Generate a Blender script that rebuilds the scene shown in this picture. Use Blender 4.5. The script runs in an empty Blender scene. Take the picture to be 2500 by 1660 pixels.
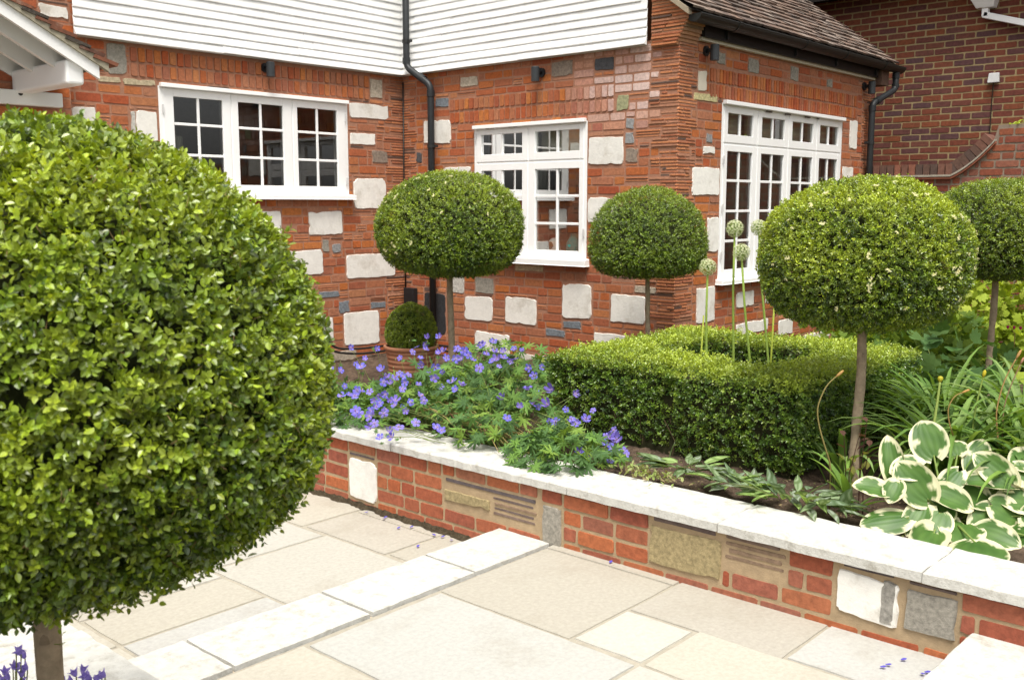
import bpy, math, random
import numpy as np
from mathutils import Vector, Matrix

random.seed(7)
RNG = np.random.default_rng(11)
SC = bpy.context.scene
COL = SC.collection
PI = math.pi

# ------------------------------------------------------------------ camera numbers (measured from vanishing points)
CZ = 1.75
AZ = math.radians(41.9)
PITCH = math.atan(330 / 2426.0)
FPX = 2426.0
_f = np.array((math.cos(AZ) * math.cos(PITCH), math.sin(AZ) * math.cos(PITCH), -math.sin(PITCH)))
_r = np.array((math.sin(AZ), -math.cos(AZ), 0.0))
_u = np.array((math.cos(AZ) * math.sin(PITCH), math.sin(AZ) * math.sin(PITCH), math.cos(PITCH)))
CAM = np.array((0.0, 0.0, CZ))

def ray(px, py):
    return _f + (px - 1250) / FPX * _r - (py - 830) / FPX * _u
def at_z(px, py, z):
    d = ray(px, py); return CAM + d * ((z - CZ) / d[2])
def at_y(px, py, y):
    d = ray(px, py); return CAM + d * (y / d[1])
def at_x(px, py, x):
    d = ray(px, py); return CAM + d * (x / d[0])
def at_d(px, py, dist):
    return CAM + ray(px, py) * dist

# ------------------------------------------------------------------ mesh helpers
class G:
    """collects geometry, builds ONE mesh object"""
    def __init__(s):
        s.V, s.C, s.L, s.S, s.M, s.n = [], [], [], [], [], 0
    def add(s, V, F, c=(1, 1, 1), m=0):
        V = np.asarray(V, float)
        k = len(V)
        s.V.append(V)
        c = np.asarray(c, float)
        s.C.append(np.broadcast_to(c, (k, 3)) if c.ndim == 1 else c)
        for f in F:
            s.L.append(np.asarray(f, np.int64) + s.n)
        s.S.append(np.array([len(f) for f in F], np.int64))
        s.M.append(np.full(len(F), m, np.int64))
        s.n += k
        return s
    def inst(s, TV, TF, Mx, T, C, m=0, TC=None):
        """many copies of one small template: Mx (n,3,3) columns = axes, T (n,3), C (n,3)"""
        TV = np.asarray(TV, float); n = len(T); k = len(TV)
        if n == 0: return s
        V = np.einsum('nij,kj->nki', Mx, TV) + T[:, None, :]
        s.V.append(V.reshape(-1, 3))
        if TC is None:
            c = np.repeat(C, k, axis=0)
        else:
            c = (C[:, None, :] * np.asarray(TC)[None, :, :]).reshape(-1, 3)
        s.C.append(c)
        loops = np.concatenate([np.asarray(f) for f in TF])
        sizes = np.array([len(f) for f in TF])
        off = (np.arange(n) * k + s.n)[:, None]
        s.L.append((loops[None, :] + off).ravel())
        s.S.append(np.tile(sizes, n))
        s.M.append(np.full(n * len(TF), m, np.int64))
        s.n += n * k
        return s
    def box(s, a, b, c=(1, 1, 1), m=0):
        (x0, y0, z0), (x1, y1, z1) = np.minimum(a, b), np.maximum(a, b)
        V = [(x0, y0, z0), (x1, y0, z0), (x1, y1, z0), (x0, y1, z0), (x0, y0, z1), (x1, y0, z1), (x1, y1, z1), (x0, y1, z1)]
        F = [(3, 2, 1, 0), (4, 5, 6, 7), (0, 1, 5, 4), (1, 2, 6, 5), (2, 3, 7, 6), (3, 0, 4, 7)]
        return s.add(V, F, c, m)
    def tube(s, P, R, c=(1, 1, 1), m=0, n=8, cap=True):
        P = np.asarray(P, float); k = len(P)
        R = np.broadcast_to(np.asarray(R, float), (k,))
        T = np.gradient(P, axis=0); T /= np.linalg.norm(T, axis=1)[:, None] + 1e-12
        ref = np.array((0, 0, 1.0)) if abs(T[0, 2]) < .9 else np.array((1.0, 0, 0))
        V = []
        a = np.arange(n) * 2 * PI / n
        x = np.cross(ref, T[0]); x /= np.linalg.norm(x)
        for i in range(k):
            x = x - T[i] * (x @ T[i]); x /= np.linalg.norm(x) + 1e-12
            y = np.cross(T[i], x)
            V.append(P[i] + R[i] * (np.cos(a)[:, None] * x + np.sin(a)[:, None] * y))
        V = np.concatenate(V)
        F = []
        for i in range(k - 1):
            for j in range(n):
                j2 = (j + 1) % n
                F.append((i * n + j, i * n + j2, (i + 1) * n + j2, (i + 1) * n + j))
        if cap:
            F.append(tuple(range(n))[::-1]); F.append(tuple((k - 1) * n + j for j in range(n)))
        return s.add(V, F, c, m)
    def lathe(s, prof, ctr=(0, 0, 0), n=32, c=(1, 1, 1), m=0):
        V = []
        for r, z in prof:
            for j in range(n):
                a = j * 2 * PI / n
                V.append((ctr[0] + r * math.cos(a), ctr[1] + r * math.sin(a), ctr[2] + z))
        F = []
        for i in range(len(prof) - 1):
            for j in range(n):
                j2 = (j + 1) % n
                F.append((i * n + j, i * n + j2, (i + 1) * n + j2, (i + 1) * n + j))
        return s.add(V, F, c, m)
    def mesh(s, name, mats, smooth=False):
        me = bpy.data.meshes.new(name)
        V = np.concatenate(s.V); Cc = np.concatenate(s.C); L = np.concatenate(s.L); S = np.concatenate(s.S); M = np.concatenate(s.M)
        me.vertices.add(len(V)); me.vertices.foreach_set('co', V.astype(np.float32).ravel())
        me.loops.add(len(L)); me.loops.foreach_set('vertex_index', L.astype(np.int32))
        me.polygons.add(len(S))
        st = np.concatenate(([0], np.cumsum(S)[:-1]))
        me.polygons.foreach_set('loop_start', st.astype(np.int32))
        if not isinstance(mats, (list, tuple)): mats = [mats]
        for q in mats: me.materials.append(q)
        if len(mats) > 1: me.polygons.foreach_set('material_index', M.astype(np.int32))
        me.polygons.foreach_set('use_smooth', np.full(len(S), bool(smooth)))
        at = me.color_attributes.new('Col', 'FLOAT_COLOR', 'POINT')
        at.data.foreach_set('color', np.hstack((Cc, np.ones((len(Cc), 1)))).astype(np.float32).ravel())
        me.update(calc_edges=True); me.validate()
        return me
    def build(s, name, mats, parent=None, smooth=False):
        o = bpy.data.objects.new(name, s.mesh(name, mats, smooth)); COL.objects.link(o)
        if parent is not None: o.parent = parent
        return o

def link_mesh(name, me, parent=None, M=None):
    o = bpy.data.objects.new(name, me); COL.objects.link(o)
    if parent is not None: o.parent = parent
    if M is not None: o.matrix_local = M
    return o

def tag(o, label, cat, group=None):
    o['label'] = label; o['category'] = cat
    if group: o['group'] = group
    return o
def thing(name, label, cat, loc=(0, 0, 0), group=None):
    o = bpy.data.objects.new(name, None); COL.objects.link(o); o.location = loc
    o.empty_display_size = .1
    return tag(o, label, cat, group)
def struct(o):
    o['kind'] = 'structure'; return o

def bevel(o, w=.004, seg=2):
    b = o.modifiers.new('bevel', 'BEVEL'); b.width = w; b.segments = seg; b.limit_method = 'ANGLE'; return o

# ------------------------------------------------------------------ materials
def nt(name):
    m = bpy.data.materials.new(name); m.use_nodes = True
    t = m.node_tree; b = t.nodes['Principled BSDF']
    return m, t, b
def N(t, kind, **kw):
    n = t.nodes.new(kind)
    for k, v in kw.items():
        if k.startswith('_'): setattr(n, k[1:], v)
        else: n.inputs[k.replace('__', ' ')].default_value = v
    return n
def ramp(t, pts):
    r = t.nodes.new('ShaderNodeValToRGB'); e = r.color_ramp.elements
    while len(e) < len(pts): e.new(.5)
    for q, (p, c) in zip(e, pts):
        q.position = p; q.color = (*c, 1) if len(c) == 3 else c
    return r

def mat_col(name, rough=.8, spec=.3, var=.35, vscale=25, bump=.35, bscale=120, dark=(.0, .0, .0), stain=0.0, stscale=3.0, stcol=(.1, .09, .07), bdist=.004):
    """vertex colour x procedural mottling + fine bump"""
    m, t, b = nt(name)
    a = N(t, 'ShaderNodeVertexColor', _layer_name='Col')
    tc = t.nodes.new('ShaderNodeTexCoord')
    n1 = N(t, 'ShaderNodeTexNoise', Scale=vscale, Detail=6.0, Roughness=.65)
    t.links.new(tc.outputs['Object'], n1.inputs['Vector'])
    mr = N(t, 'ShaderNodeMapRange'); mr.inputs['From Min'].default_value = .25; mr.inputs['From Max'].default_value = .75
    mr.inputs['To Min'].default_value = 1 - var; mr.inputs['To Max'].default_value = 1 + var
    t.links.new(n1.outputs['Fac'], mr.inputs['Value'])
    mx = N(t, 'ShaderNodeMix', _data_type='RGBA', _blend_type='MULTIPLY'); mx.inputs[0].default_value = 1
    t.links.new(a.outputs['Color'], mx.inputs[6]); t.links.new(mr.outputs['Result'], mx.inputs[7])
    out = mx.outputs[2]
    if stain > 0:
        n2 = N(t, 'ShaderNodeTexNoise', Scale=stscale, Detail=8.0, Roughness=.7)
        t.links.new(tc.outputs['Object'], n2.inputs['Vector'])
        r2 = ramp(t, [(.52, (0, 0, 0)), (.72, (stain,) * 3)])
        t.links.new(n2.outputs['Fac'], r2.inputs['Fac'])
        m2 = N(t, 'ShaderNodeMix', _data_type='RGBA'); m2.inputs[7].default_value = (*stcol, 1)
        t.links.new(r2.outputs['Color'], m2.inputs[0]); t.links.new(out, m2.inputs[6]); out = m2.outputs[2]
    t.links.new(out, b.inputs['Base Color'])
    b.inputs['Roughness'].default_value = rough; b.inputs['Specular IOR Level'].default_value = spec
    if bump > 0:
        n3 = N(t, 'ShaderNodeTexNoise', Scale=bscale, Detail=8.0, Roughness=.7)
        t.links.new(tc.outputs['Object'], n3.inputs['Vector'])
        bp = N(t, 'ShaderNodeBump', Strength=bump, Distance=bdist)
        t.links.new(n3.outputs['Fac'], bp.inputs['Height']); t.links.new(bp.outputs['Normal'], b.inputs['Normal'])
    return m

def mat_leaf(name, rough=.38, spec=.5, trans=.3, tcol=(1.5, 1.45, .6), var=.25):
    m, t, b = nt(name)
    a = N(t, 'ShaderNodeVertexColor', _layer_name='Col')
    b.inputs['Roughness'].default_value = rough; b.inputs['Specular IOR Level'].default_value = spec
    t.links.new(a.outputs['Color'], b.inputs['Base Color'])
    tr = t.nodes.new('ShaderNodeBsdfTranslucent')
    mm = N(t, 'ShaderNodeMix', _data_type='RGBA', _blend_type='MULTIPLY'); mm.inputs[0].default_value = 1
    mm.inputs[7].default_value = (*tcol, 1)
    t.links.new(a.outputs['Color'], mm.inputs[6]); t.links.new(mm.outputs[2], tr.inputs['Color'])
    ms = t.nodes.new('ShaderNodeMixShader'); ms.inputs[0].default_value = trans
    t.links.new(b.outputs[0], ms.inputs[1]); t.links.new(tr.outputs[0], ms.inputs[2])
    t.links.new(ms.outputs[0], t.nodes['Material Output'].inputs['Surface'])
    return m

M_BRICK = mat_col('house brick', rough=.85, var=.32, vscale=38, bump=.6, bscale=90)
M_STONE = mat_col('whitewashed stone', rough=.85, var=.10, vscale=16, bump=.8, bscale=42, stain=.75, stscale=5, stcol=(.42, .38, .31))
M_RSTONE = mat_col('rough stone', rough=.9, var=.45, vscale=45, bump=.9, bscale=110)
M_MORTAR = mat_col('mortar', rough=.95, var=.2, vscale=20, bump=.7, bscale=130)
M_OLDB = mat_col('old wall brick', rough=.85, var=.35, vscale=30, bump=.6, bscale=80)
M_WHITE = mat_col('white gloss paint', rough=.35, spec=.4, var=.025, vscale=3, bump=0)
M_BOARD = mat_col('white weatherboard', rough=.5, spec=.35, var=.05, vscale=9, bump=.15, bscale=25, stain=.35, stscale=7, stcol=(.5, .49, .42))
M_BLACK = mat_col('black plastic', rough=.45, spec=.28, var=.2, vscale=30, bump=.1, bscale=80)
M_TILE = mat_col('roof tile', rough=.9, var=.45, vscale=22, bump=.8, bscale=70, stain=.6, stscale=9, stcol=(.3, .26, .21))
M_COPING = mat_col('white coping stone', rough=.9, var=.14, vscale=22, bump=1.0, bscale=75, stain=.75, stscale=16, stcol=(.27, .25, .2), bdist=.005)
M_SLAB = mat_col('sandstone slab', rough=.8, var=.13, vscale=48, bump=.8, bscale=30, stain=.42, stscale=2.6, stcol=(.265, .235, .18), bdist=.004)
M_SOIL = mat_col('soil', rough=1, spec=.1, var=.5, vscale=35, bump=1.0, bscale=60, bdist=.02)
M_TERRA = mat_col('terracotta', rough=.85, var=.2, vscale=18, bump=.3, bscale=90, stain=.3, stscale=6, stcol=(.5, .36, .27))
M_BARK = mat_col('bark', rough=.95, var=.35, vscale=30, bump=.9, bscale=60, stain=.35, stscale=14, stcol=(.1, .11, .06))
M_PLAIN = mat_col('plain', rough=.7, var=.15, vscale=10, bump=.1)
M_LEAF_T = mat_leaf('topiary leaf', rough=.36, spec=.8, trans=.26, tcol=(1.6, 1.45, .5))
M_LEAF_H = mat_leaf('box leaf', rough=.36, spec=.7, trans=.26, tcol=(1.6, 1.45, .5))
M_LEAF_S = mat_leaf('soft leaf', rough=.6, spec=.25, trans=.32)
M_PETAL = mat_leaf('petal', rough=.7, spec=.1, trans=.35, tcol=(1.1, 1.05, 1.1))
M_TWIG = mat_col('twigs', rough=1, spec=.1, var=.4, vscale=30, bump=.3)

def mat_glass():
    m, t, b = nt('window glass')
    fr = N(t, 'ShaderNodeFresnel', IOR=1.5)
    ml = N(t, 'ShaderNodeMath', _operation='MULTIPLY'); ml.inputs[1].default_value = 2.3
    t.links.new(fr.outputs[0], ml.inputs[0])
    tr = t.nodes.new('ShaderNodeBsdfTransparent'); tr.inputs['Color'].default_value = (.8, .83, .8, 1)
    gl = N(t, 'ShaderNodeBsdfAnisotropic', Roughness=.0) if False else t.nodes.new('ShaderNodeBsdfGlossy')
    gl.inputs['Roughness'].default_value = 0.0
    ms = t.nodes.new('ShaderNodeMixShader')
    t.links.new(ml.outputs[0], ms.inputs[0]); t.links.new(tr.outputs[0], ms.inputs[1]); t.links.new(gl.outputs[0], ms.inputs[2])
    t.links.new(ms.outputs[0], t.nodes['Material Output'].inputs['Surface'])
    return m
M_GLASS = mat_glass()

# ------------------------------------------------------------------ brickwork
XB, YA, YC = 7.11, 7.909, 4.547
def mapB(u, z, d): return (XB - d, u, z)
def mapA(u, z, d): return (u, YA - d, z)
def mapC(u, z, d): return (u, YC - d, z)

def jit(a): return random.uniform(-a, a)
def lerp(a, b, t): return tuple(x + (y - x) * t for x, y in zip(a, b))

def slab2d(g, mp, flip, poly, d0, d1, ins, c, m):
    """a polygon in wall coordinates raised from d0 to d1 with an inset face"""
    n = len(poly)
    P = np.array(poly); ctr = P.mean(0)
    w = np.ptp(P, axis=0)
    sc = np.maximum(1 - 2 * ins / np.maximum(w, .01), .3)
    Q = ctr + (P - ctr) * sc
    V = [mp(p[0], p[1], d0) for p in P] + [mp(p[0], p[1], d1) for p in Q]
    F = [tuple(n + i for i in range(n))] + [(i, (i + 1) % n, n + (i + 1) % n, n + i) for i in range(n)]
    if flip: F = [f[::-1] for f in F]
    g.add(V, F, c, m)

def brick(g, mp, flip, u0, u1, z0, z1, c, m=0, proud=.006, rough=.0025):
    h = min(.007, (z1 - z0) * .2, (u1 - u0) * .2); j = rough
    q = lambda u, z: (u + jit(j), z + jit(j))
    poly = [q(u0 + h, z0), q((u0 + u1) / 2, z0), q(u1 - h, z0), q(u1, z0 + h), q(u1, z1 - h), q(u1 - h, z1), q((u0 + u1) / 2, z1), q(u0 + h, z1), q(u0, z1 - h), q(u0, z0 + h)]
    slab2d(g, mp, flip, poly, -.012, proud + jit(.003), .0035, c, m)

def stone(g, mp, flip, u0, u1, z0, z1, c, m, proud=.009, rough=.005):
    w, h = u1 - u0, z1 - z0
    r = min(w, h) * random.uniform(.03, .13)
    poly = []
    u0 += jit(.008); u1 += jit(.008); sl = jit(.01)
    tilt = jit(.012)
    def edge(ax, ay, bx, by):
        L = math.hypot(bx - ax, by - ay); k = max(2, int(L / .018))
        nx, ny = (by - ay) / (L + 1e-9), -(bx - ax) / (L + 1e-9)
        f1, f2, p1, p2 = random.uniform(9, 20), random.uniform(30, 60), random.random() * 6, random.random() * 6
        chip = random.random() if random.random() < .45 else -9; cw = random.uniform(.03, .07); cd_ = random.uniform(.006, .016)
        for i in range(k):
            t = i / k; o = rough * (.55 * math.sin(f1 * t * L + p1) + .3 * math.sin(f2 * t * L + p2)) + jit(rough * .22)
            o -= cd_ * max(0, 1 - abs(t - chip) * L / cw)
            poly.append((ax + (bx - ax) * t + nx * o, ay + (by - ay) * t + ny * o + tilt * ((ax + (bx - ax) * t - u0) / w - .5)))
    edge(u0 + r, z0, u1 - r, z0); edge(u1 - r * .3, z0 + r * .3, u1, z0 + r); edge(u1, z0 + r, u1, z1 - r); edge(u1 - r * .3, z1 - r * .3, u1 - r, z1)
    edge(u1 - r, z1, u0 + r, z1); edge(u0 + r * .3, z1 - r * .3, u0, z1 - r); edge(u0, z1 - r, u0, z0 + r); edge(u0 + r * .3, z0 + r * .3, u0 + r, z0)
    slab2d(g, mp, flip, poly, -.012, proud, .007, c, m)

HB = [(.3784, .1012, .0264), (.3344, .0748, .0229), (.3960, .1232, .0299), (.2904, .0616, .0238), (.3608, .0880, .0290), (.2728, .0748, .0352), (.4224, .1452, .0396), (.3344, .1144, .0528), (.3520, .1408, .0748)]
def house_brick(u, z):
    c = lerp(random.choice(HB), random.choice(HB), random.random())
    return lerp(c, (.27, .15, .10), random.random() ** 2 * .45)
def tile_col():
    c = random.choice([(.44, .17, .075), (.40, .14, .06), (.47, .19, .085), (.36, .13, .065), (.36, .17, .1)])
    return c if random.random() > .05 else (.11, .07, .055)

def fill(g, mp, flip, u0, u1, z0, z1, blocks, colf, course=.078, lens=(.225, .225, .215, .11, .11, .16), tiles=.08, proud=.0035, gap=.012, bond=None):
    k = int(math.ceil((z1 - z0) / course - 1e-6))
    for i in range(k):
        zb = z0 + i * course; zt = min(zb + course, z1)
        hit = [b for b in blocks if b[2] < zt - .002 and b[3] > zb + .002 and b[0] < u1 and b[1] > u0]
        bp = sorted({u0, u1} | {min(max(v, u0), u1) for b in hit for v in b[:2]})
        segs = []
        for a, b in zip(bp, bp[1:]):
            if b - a < .012: continue
            mid = (a + b) / 2
            iv = [(zb, zt)]
            for h in hit:
                if h[0] <= mid <= h[1]:
                    nv = []
                    for (p, q) in iv:
                        if h[2] > p: nv.append((p, min(q, h[2])))
                        if h[3] < q: nv.append((max(p, h[3]), q))
                    iv = nv
            iv = [v for v in iv if v[1] - v[0] > .022]
            if not iv: continue
            v = max(iv, key=lambda t: t[1] - t[0])
            if segs and abs(segs[-1][1] - a) < .013 and segs[-1][2] == v: segs[-1][1] = b
            else: segs.append([a, b, v])
        for a, b, (p, q) in segs:
            pos = a
            first = True
            while b - pos > .02:
                if bond is not None:
                    L = .225 if not (first and i % 2) else .1125
                else:
                    L = random.choice(lens) + jit(.008) + gap
                first = False
                if b - pos < L + .045: L = b - pos
                ua, ub, za, zc = pos + gap / 2, pos + L - gap / 2, p + gap / 2, q - gap / 2
                if ub - ua > .012 and zc - za > .008:
                    if zc - za < .04 and tiles == 0: pass
                    elif zc - za < .04:
                        brick(g, mp, flip, ua, ub, za, zc, tile_col(), 0, proud)
                    elif random.random() < tiles:
                        hh = (zc - za) / 3
                        for s in range(3): brick(g, mp, flip, ua + jit(.006), ub + jit(.006), za + s * hh + .002, za + (s + 1) * hh - .005, tile_col(), 0, proud + jit(.003), .0015)
                    else:
                        brick(g, mp, flip, ua, ub, za, zc, colf((ua + ub) / 2, (za + zc) / 2), 0, proud)
                pos += L

def soldiers(g, mp, flip, u0, u1, z0, z1, colf, pitch=.068, proud=.010):
    n = max(1, round((u1 - u0) / pitch)); p = (u1 - u0) / n
    for i in range(n):
        a = u0 + i * p
        brick(g, mp, flip, a + .0055, a + p - .0055 + jit(.002), z0 + .004 + jit(.003), z1 - .004 + jit(.003), colf(a, z0), 0, proud)

def quoin(g, mp, flip, uc, sgn, z0, z1, w0=.165, w1=.255):
    """tile creasing at a corner, laid in courses of three tiles"""
    z = z0; i = 0; bl = []
    while z < z1 - .01:
        w = (w0, w1)[i % 2] + jit(.015); zz = min(z + .081, z1)
        for s in range(3):
            za = z + s * .027
            if za + .018 > z1: break
            ww = w + jit(.012)
            a, b = (uc, uc + ww) if sgn > 0 else (uc - ww, uc)
            cuts = [a, b] if random.random() < .55 else [a, (a + b) / 2 + jit(.05), b]
            for p, q in zip(cuts, cuts[1:]):
                brick(g, mp, flip, p + (.002 if p != uc else -.004), q - (.002 if q != uc else -.004), za + .003, za + .021, tile_col(), 0, .006 + jit(.004), .0022)
        bl.append((min(uc, uc + sgn * (w + .008)), max(uc, uc + sgn * (w + .008)), z, zz))
        z += .081; i += 1
    return bl

def backing(g, mp, flip, u0, u1, z0, z1, holes, c, m, depth=.1):
    us = sorted({u0, u1} | {v for h in holes for v in h[:2]}); zs = sorted({z0, z1} | {v for h in holes for v in h[2:4]})
    for a, b in zip(us, us[1:]):
        for p, q in zip(zs, zs[1:]):
            if any(h[0] <= (a + b) / 2 <= h[1] and h[2] <= (p + q) / 2 <= h[3] for h in holes): continue
            F = [(0, 1, 2, 3)]
            g.add([mp(a, p, 0), mp(b, p, 0), mp(b, q, 0), mp(a, q, 0)], [f[::-1] for f in F] if flip else F, c, m)
    for h in holes:
        c4 = [(h[0], h[2]), (h[1], h[2]), (h[1], h[3]), (h[0], h[3])]
        for i in range(4):
            a, b = c4[i], c4[(i + 1) % 4]
            g.add([mp(*a, 0), mp(*b, 0), mp(*b, -depth), mp(*a, -depth)], [(0, 1, 2, 3)], c, m)

SCOL = {'w': (.74, .72, .67), 'g': (.27, .25, .21), 'bl': (.17, .19, .21), 'dk': (.07, .07, .075), 'be': (.43, .37, .29), 'br': (.24, .19, .15),
        'gr': (.3, .3, .17), 'fl': (.25, .25, .25), 'peb': (.45, .43, .39), 'tan': (.46, .38, .25), 'blk': (.028, .028, .03), 'plinth': (.66, .63, .56),
        'pale': (.6, .55, .45), 'yel': (.52, .46, .24), 'y': (.30, .24, .125)}
STONES = [
('B',7.199,7.592,2.361,2.593,'w'),('B',6.913,7.304,1.911,2.124,'w'),('B',5.09,5.465,2.095,2.335,'w'),('B',5.134,5.466,1.585,1.816,'w'),
('B',4.804,5.103,1.157,1.288,'w'),('B',5.407,5.753,0.716,1.037,'w'),('B',4.831,5.209,0.721,0.972,'w'),('B',4.979,5.378,0.471,0.615,'w'),
('B',6.640,7.021,0.603,0.848,'w'),('B',6.063,6.463,0.615,0.872,'w'),('B',6.412,6.878,0.280,0.499,'w'),('B',5.35,6.305,0.24,0.335,'plinth'),
('B',7.028,7.201,0.863,1.041,'peb'),('B',6.608,6.869,0.881,1.040,'g'),('B',5.528,5.751,0.623,0.693,'bl'),('B',5.720,5.950,0.530,0.603,'bl'),
('B',5.974,6.346,1.125,1.19,'tan'),('B',7.285,7.614,0.421,0.847,'blk'),('B',4.737,4.952,0.990,1.057,'be'),('B',6.818,7.054,2.886,2.985,'be'),
('B',7.222,7.406,2.712,2.809,'bl'),('B',7.620,7.718,2.178,2.284,'dk'),('B',5.645,5.895,2.888,3.024,'br'),('B',5.201,5.406,2.898,3.011,'dk'),
('B',5.045,5.172,2.545,2.683,'gr'),('B',4.974,5.069,2.387,2.482,'fl'),('B',4.976,5.076,2.264,2.366,'fl'),('B',4.938,5.068,2.106,2.230,'br'),
('A',4.159,4.355,2.279,2.524,'w'),('A',4.105,4.155,2.290,2.516,'peb'),('A',3.628,3.820,2.270,2.521,'w'),('A',6.407,6.912,2.606,2.755,'w'),
('A',6.406,6.736,2.344,2.459,'w'),('A',6.686,6.900,2.170,2.300,'br'),('A',6.429,6.863,1.707,2.016,'w'),('A',6.675,6.840,2.814,3.011,'be'),
('A',5.154,5.562,1.461,1.695,'w'),('A',5.878,6.289,1.456,1.687,'w'),('A',6.030,6.121,1.286,1.413,'g'),('A',6.146,6.267,1.276,1.370,'fl'),
('A',5.586,6.026,1.07,1.315,'w'),('A',6.316,6.973,1.006,1.253,'w'),('A',5.966,6.219,0.837,0.903,'bl'),('A',5.805,5.923,0.830,0.916,'be'),
('A',6.223,6.350,0.669,0.794,'bl'),('A',6.627,6.825,0.683,0.752,'bl'),('A',5.877,6.135,0.399,0.645,'w'),('A',6.269,6.744,0.324,0.669,'w'),
('A',5.5,6.427,0.16,0.289,'be'),('A',3.851,4.044,2.721,2.776,'tan'),('A',4.068,4.353,2.723,2.779,'tan'),('A',3.932,4.101,2.795,3.042,'g'),
('A',4.4,4.75,1.45,1.70,'w'),('A',4.75,5.15,1.07,1.31,'w'),('A',3.75,4.1,1.6,1.85,'w'),('A',3.42,3.65,3.17,3.27,'w'),
('C',7.395,7.533,2.693,2.870,'pale'),('C',7.333,7.725,2.618,2.686,'yel'),('C',7.686,7.846,2.944,3.059,'g'),('C',8.236,8.435,2.926,3.055,'g'),
('C',9.062,9.234,2.926,3.068,'g'),('C',9.858,10.001,2.930,3.025,'g'),('C',7.557,7.650,2.278,2.358,'fl'),('C',7.499,7.698,2.178,2.248,'w'),
('C',7.338,7.795,1.829,2.069,'w'),('C',7.605,7.795,1.339,1.643,'w'),('C',10.472,10.663,2.341,2.651,'w'),('C',10.328,10.606,2.034,2.153,'w'),
('C',7.461,7.768,0.721,1.036,'w'),('C',8.151,8.479,0.806,0.953,'w'),('C',8.165,8.772,0.545,0.661,'w'),('C',8.715,8.929,0.816,0.909,'w'),
('C',9.0,9.3,0.466,0.62,'w'),('C',9.529,10.195,0.347,0.421,'w'),('C',10.35,10.65,1.3,1.6,'w')]

MORT_H = (.33, .165, .105)
W1 = (4.37, 6.38, 1.81, 2.74)      # window on the long wall
W2 = (5.482, 6.874, 1.21, 2.485)   # window on the gable
W3 = (7.808, 10.29, 1.055, 2.63)   # window on the bay side

house = thing('house', 'orange brick house studded with white stones, white weatherboarding above', 'house', (XB, YC, .2))
house_inv = Matrix.Translation((-XB, -YC, -.2))
def hpart(o, parent=None):
    o.parent = parent if parent is not None else house
    if parent is None: o.matrix_parent_inverse = house_inv
    return o

def brick_wall(key, mp, flip, u0, u1, z0, z1, hole, sold, quoins, whitewash=None, extra=()):
    g = G()
    st = [s for s in STONES if s[0] == key]
    blocks = [(s[1] - .004, s[2] + .004, s[3] - .004, s[4] + .004) for s in st]
    if hole: blocks.append(hole)
    backing(g, mp, flip, u0, u1, z0, z1, [hole] if hole else [], MORT_H, 1)
    for s in st:
        t = s[5]
        c = SCOL[t]; c = lerp(c, tuple(v * .92 for v in c), random.random())
        stone(g, mp, flip, s[1], s[2], s[3], s[4], c, 2 if t in ('w', 'plinth', 'pale') else 3, .010 if t in ('w',) else .007)
    cf = house_brick
    if whitewash:
        def cf(u, z):
            c = house_brick(u, z)
            du = (u - whitewash[0]) / whitewash[2]; dz = (z - whitewash[1]) / whitewash[3]
            k = max(0, 1 - math.sqrt(du * du + dz * dz)) * random.uniform(.5, 1.5)
            return lerp(c, (.6, .47, .43), min(.85, k))
    for q in quoins: blocks += quoin(g, mp, flip, *q)
    for (a, b, p, q, pitch) in sold:
        soldiers(g, mp, flip, a, b, p, q, cf, pitch)
        blocks.append((a, b, p - .004, q + .004))
    blocks += list(extra)
    fill(g, mp, flip, u0, u1, z0, z1, blocks, cf, course=.083 if key == 'A' else .078)
    return hpart(g.build('brick_wall', [M_BRICK, M_MORTAR, M_STONE, M_RSTONE]))

brick_wall('A', mapA, False, 1.2, XB, -.1, 3.5, W1,
           [(4.13, 6.66, 2.91, 3.03, .07), (4.13, 6.66, 2.79, 2.905, .07)], [(XB, -1, .2, 3.1)])
brick_wall('B', mapB, True, YC, YA, .2, 3.1, W2,
           [(5.195, 7.208, 2.668, 2.782, .066), (5.195, 7.208, 2.545, 2.658, .066)],
           [(YC, 1, .2, 3.1, .17, .27), (YA, -1, .9, 3.1, .1, .2)], whitewash=(5.0, 2.82, .75, .62))
brick_wall('C', mapC, False, XB, 11.0, .2, 3.28, W3,
           [(7.585, 10.645, 2.785, 2.91, .052), (7.585, 10.645, 2.66, 2.78, .052)],
           [(XB, 1, .2, 3.1, .2, .27), (11.0, -1, .2, 3.1, .15, .22)])
# return wall at the far end of the bay
g = G()
mapE = lambda u, z, d: (11.0 + d, u, z)
backing(g, mapE, False, YC, 8.4, .2, 3.28, [], MORT_H, 1)
fill(g, mapE, False, YC, 8.4, .2, 3.28, [], house_brick)
hpart(g.build('brick_wall', [M_BRICK, M_MORTAR]))

# kneeler: corbelled tile block carrying the end of the eaves
g = G()
z = 3.045; i = 0
while z < 3.60:
    ys = 4.547 - min(.12, max(0, (z - 3.05) * .55)); xr = 7.36
    top = 4.80
    if z > 3.2: ys = max(ys, 4.43)
    roofz = 3.22 + .73 * (4.80 - 4.40)
    ye = 4.80
    ys2 = ys if z < 3.27 else ys + (z - 3.27) / .73 * 1.0
    if ys2 > ye - .05: break
    n = random.choice((1, 2)); cut = [ys2, ye] if n == 1 else [ys2, (ys2 + ye) / 2 + jit(.06), ye]
    for a, b in zip(cut, cut[1:]):
        brick(g, lambda u, zz, d: (7.075 - d, u, zz), True, a + .001, b - .002, z, z + .019, tile_col(), 0, .012 + jit(.006), .002)
    g.box((7.075, ys2 + .004, z - .006), (xr, ye, z + .021), lerp(tile_col(), (.35, .24, .15), .5), 1)
    z += .027
hpart(g.build('kneeler', [M_BRICK, M_MORTAR]))

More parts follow.
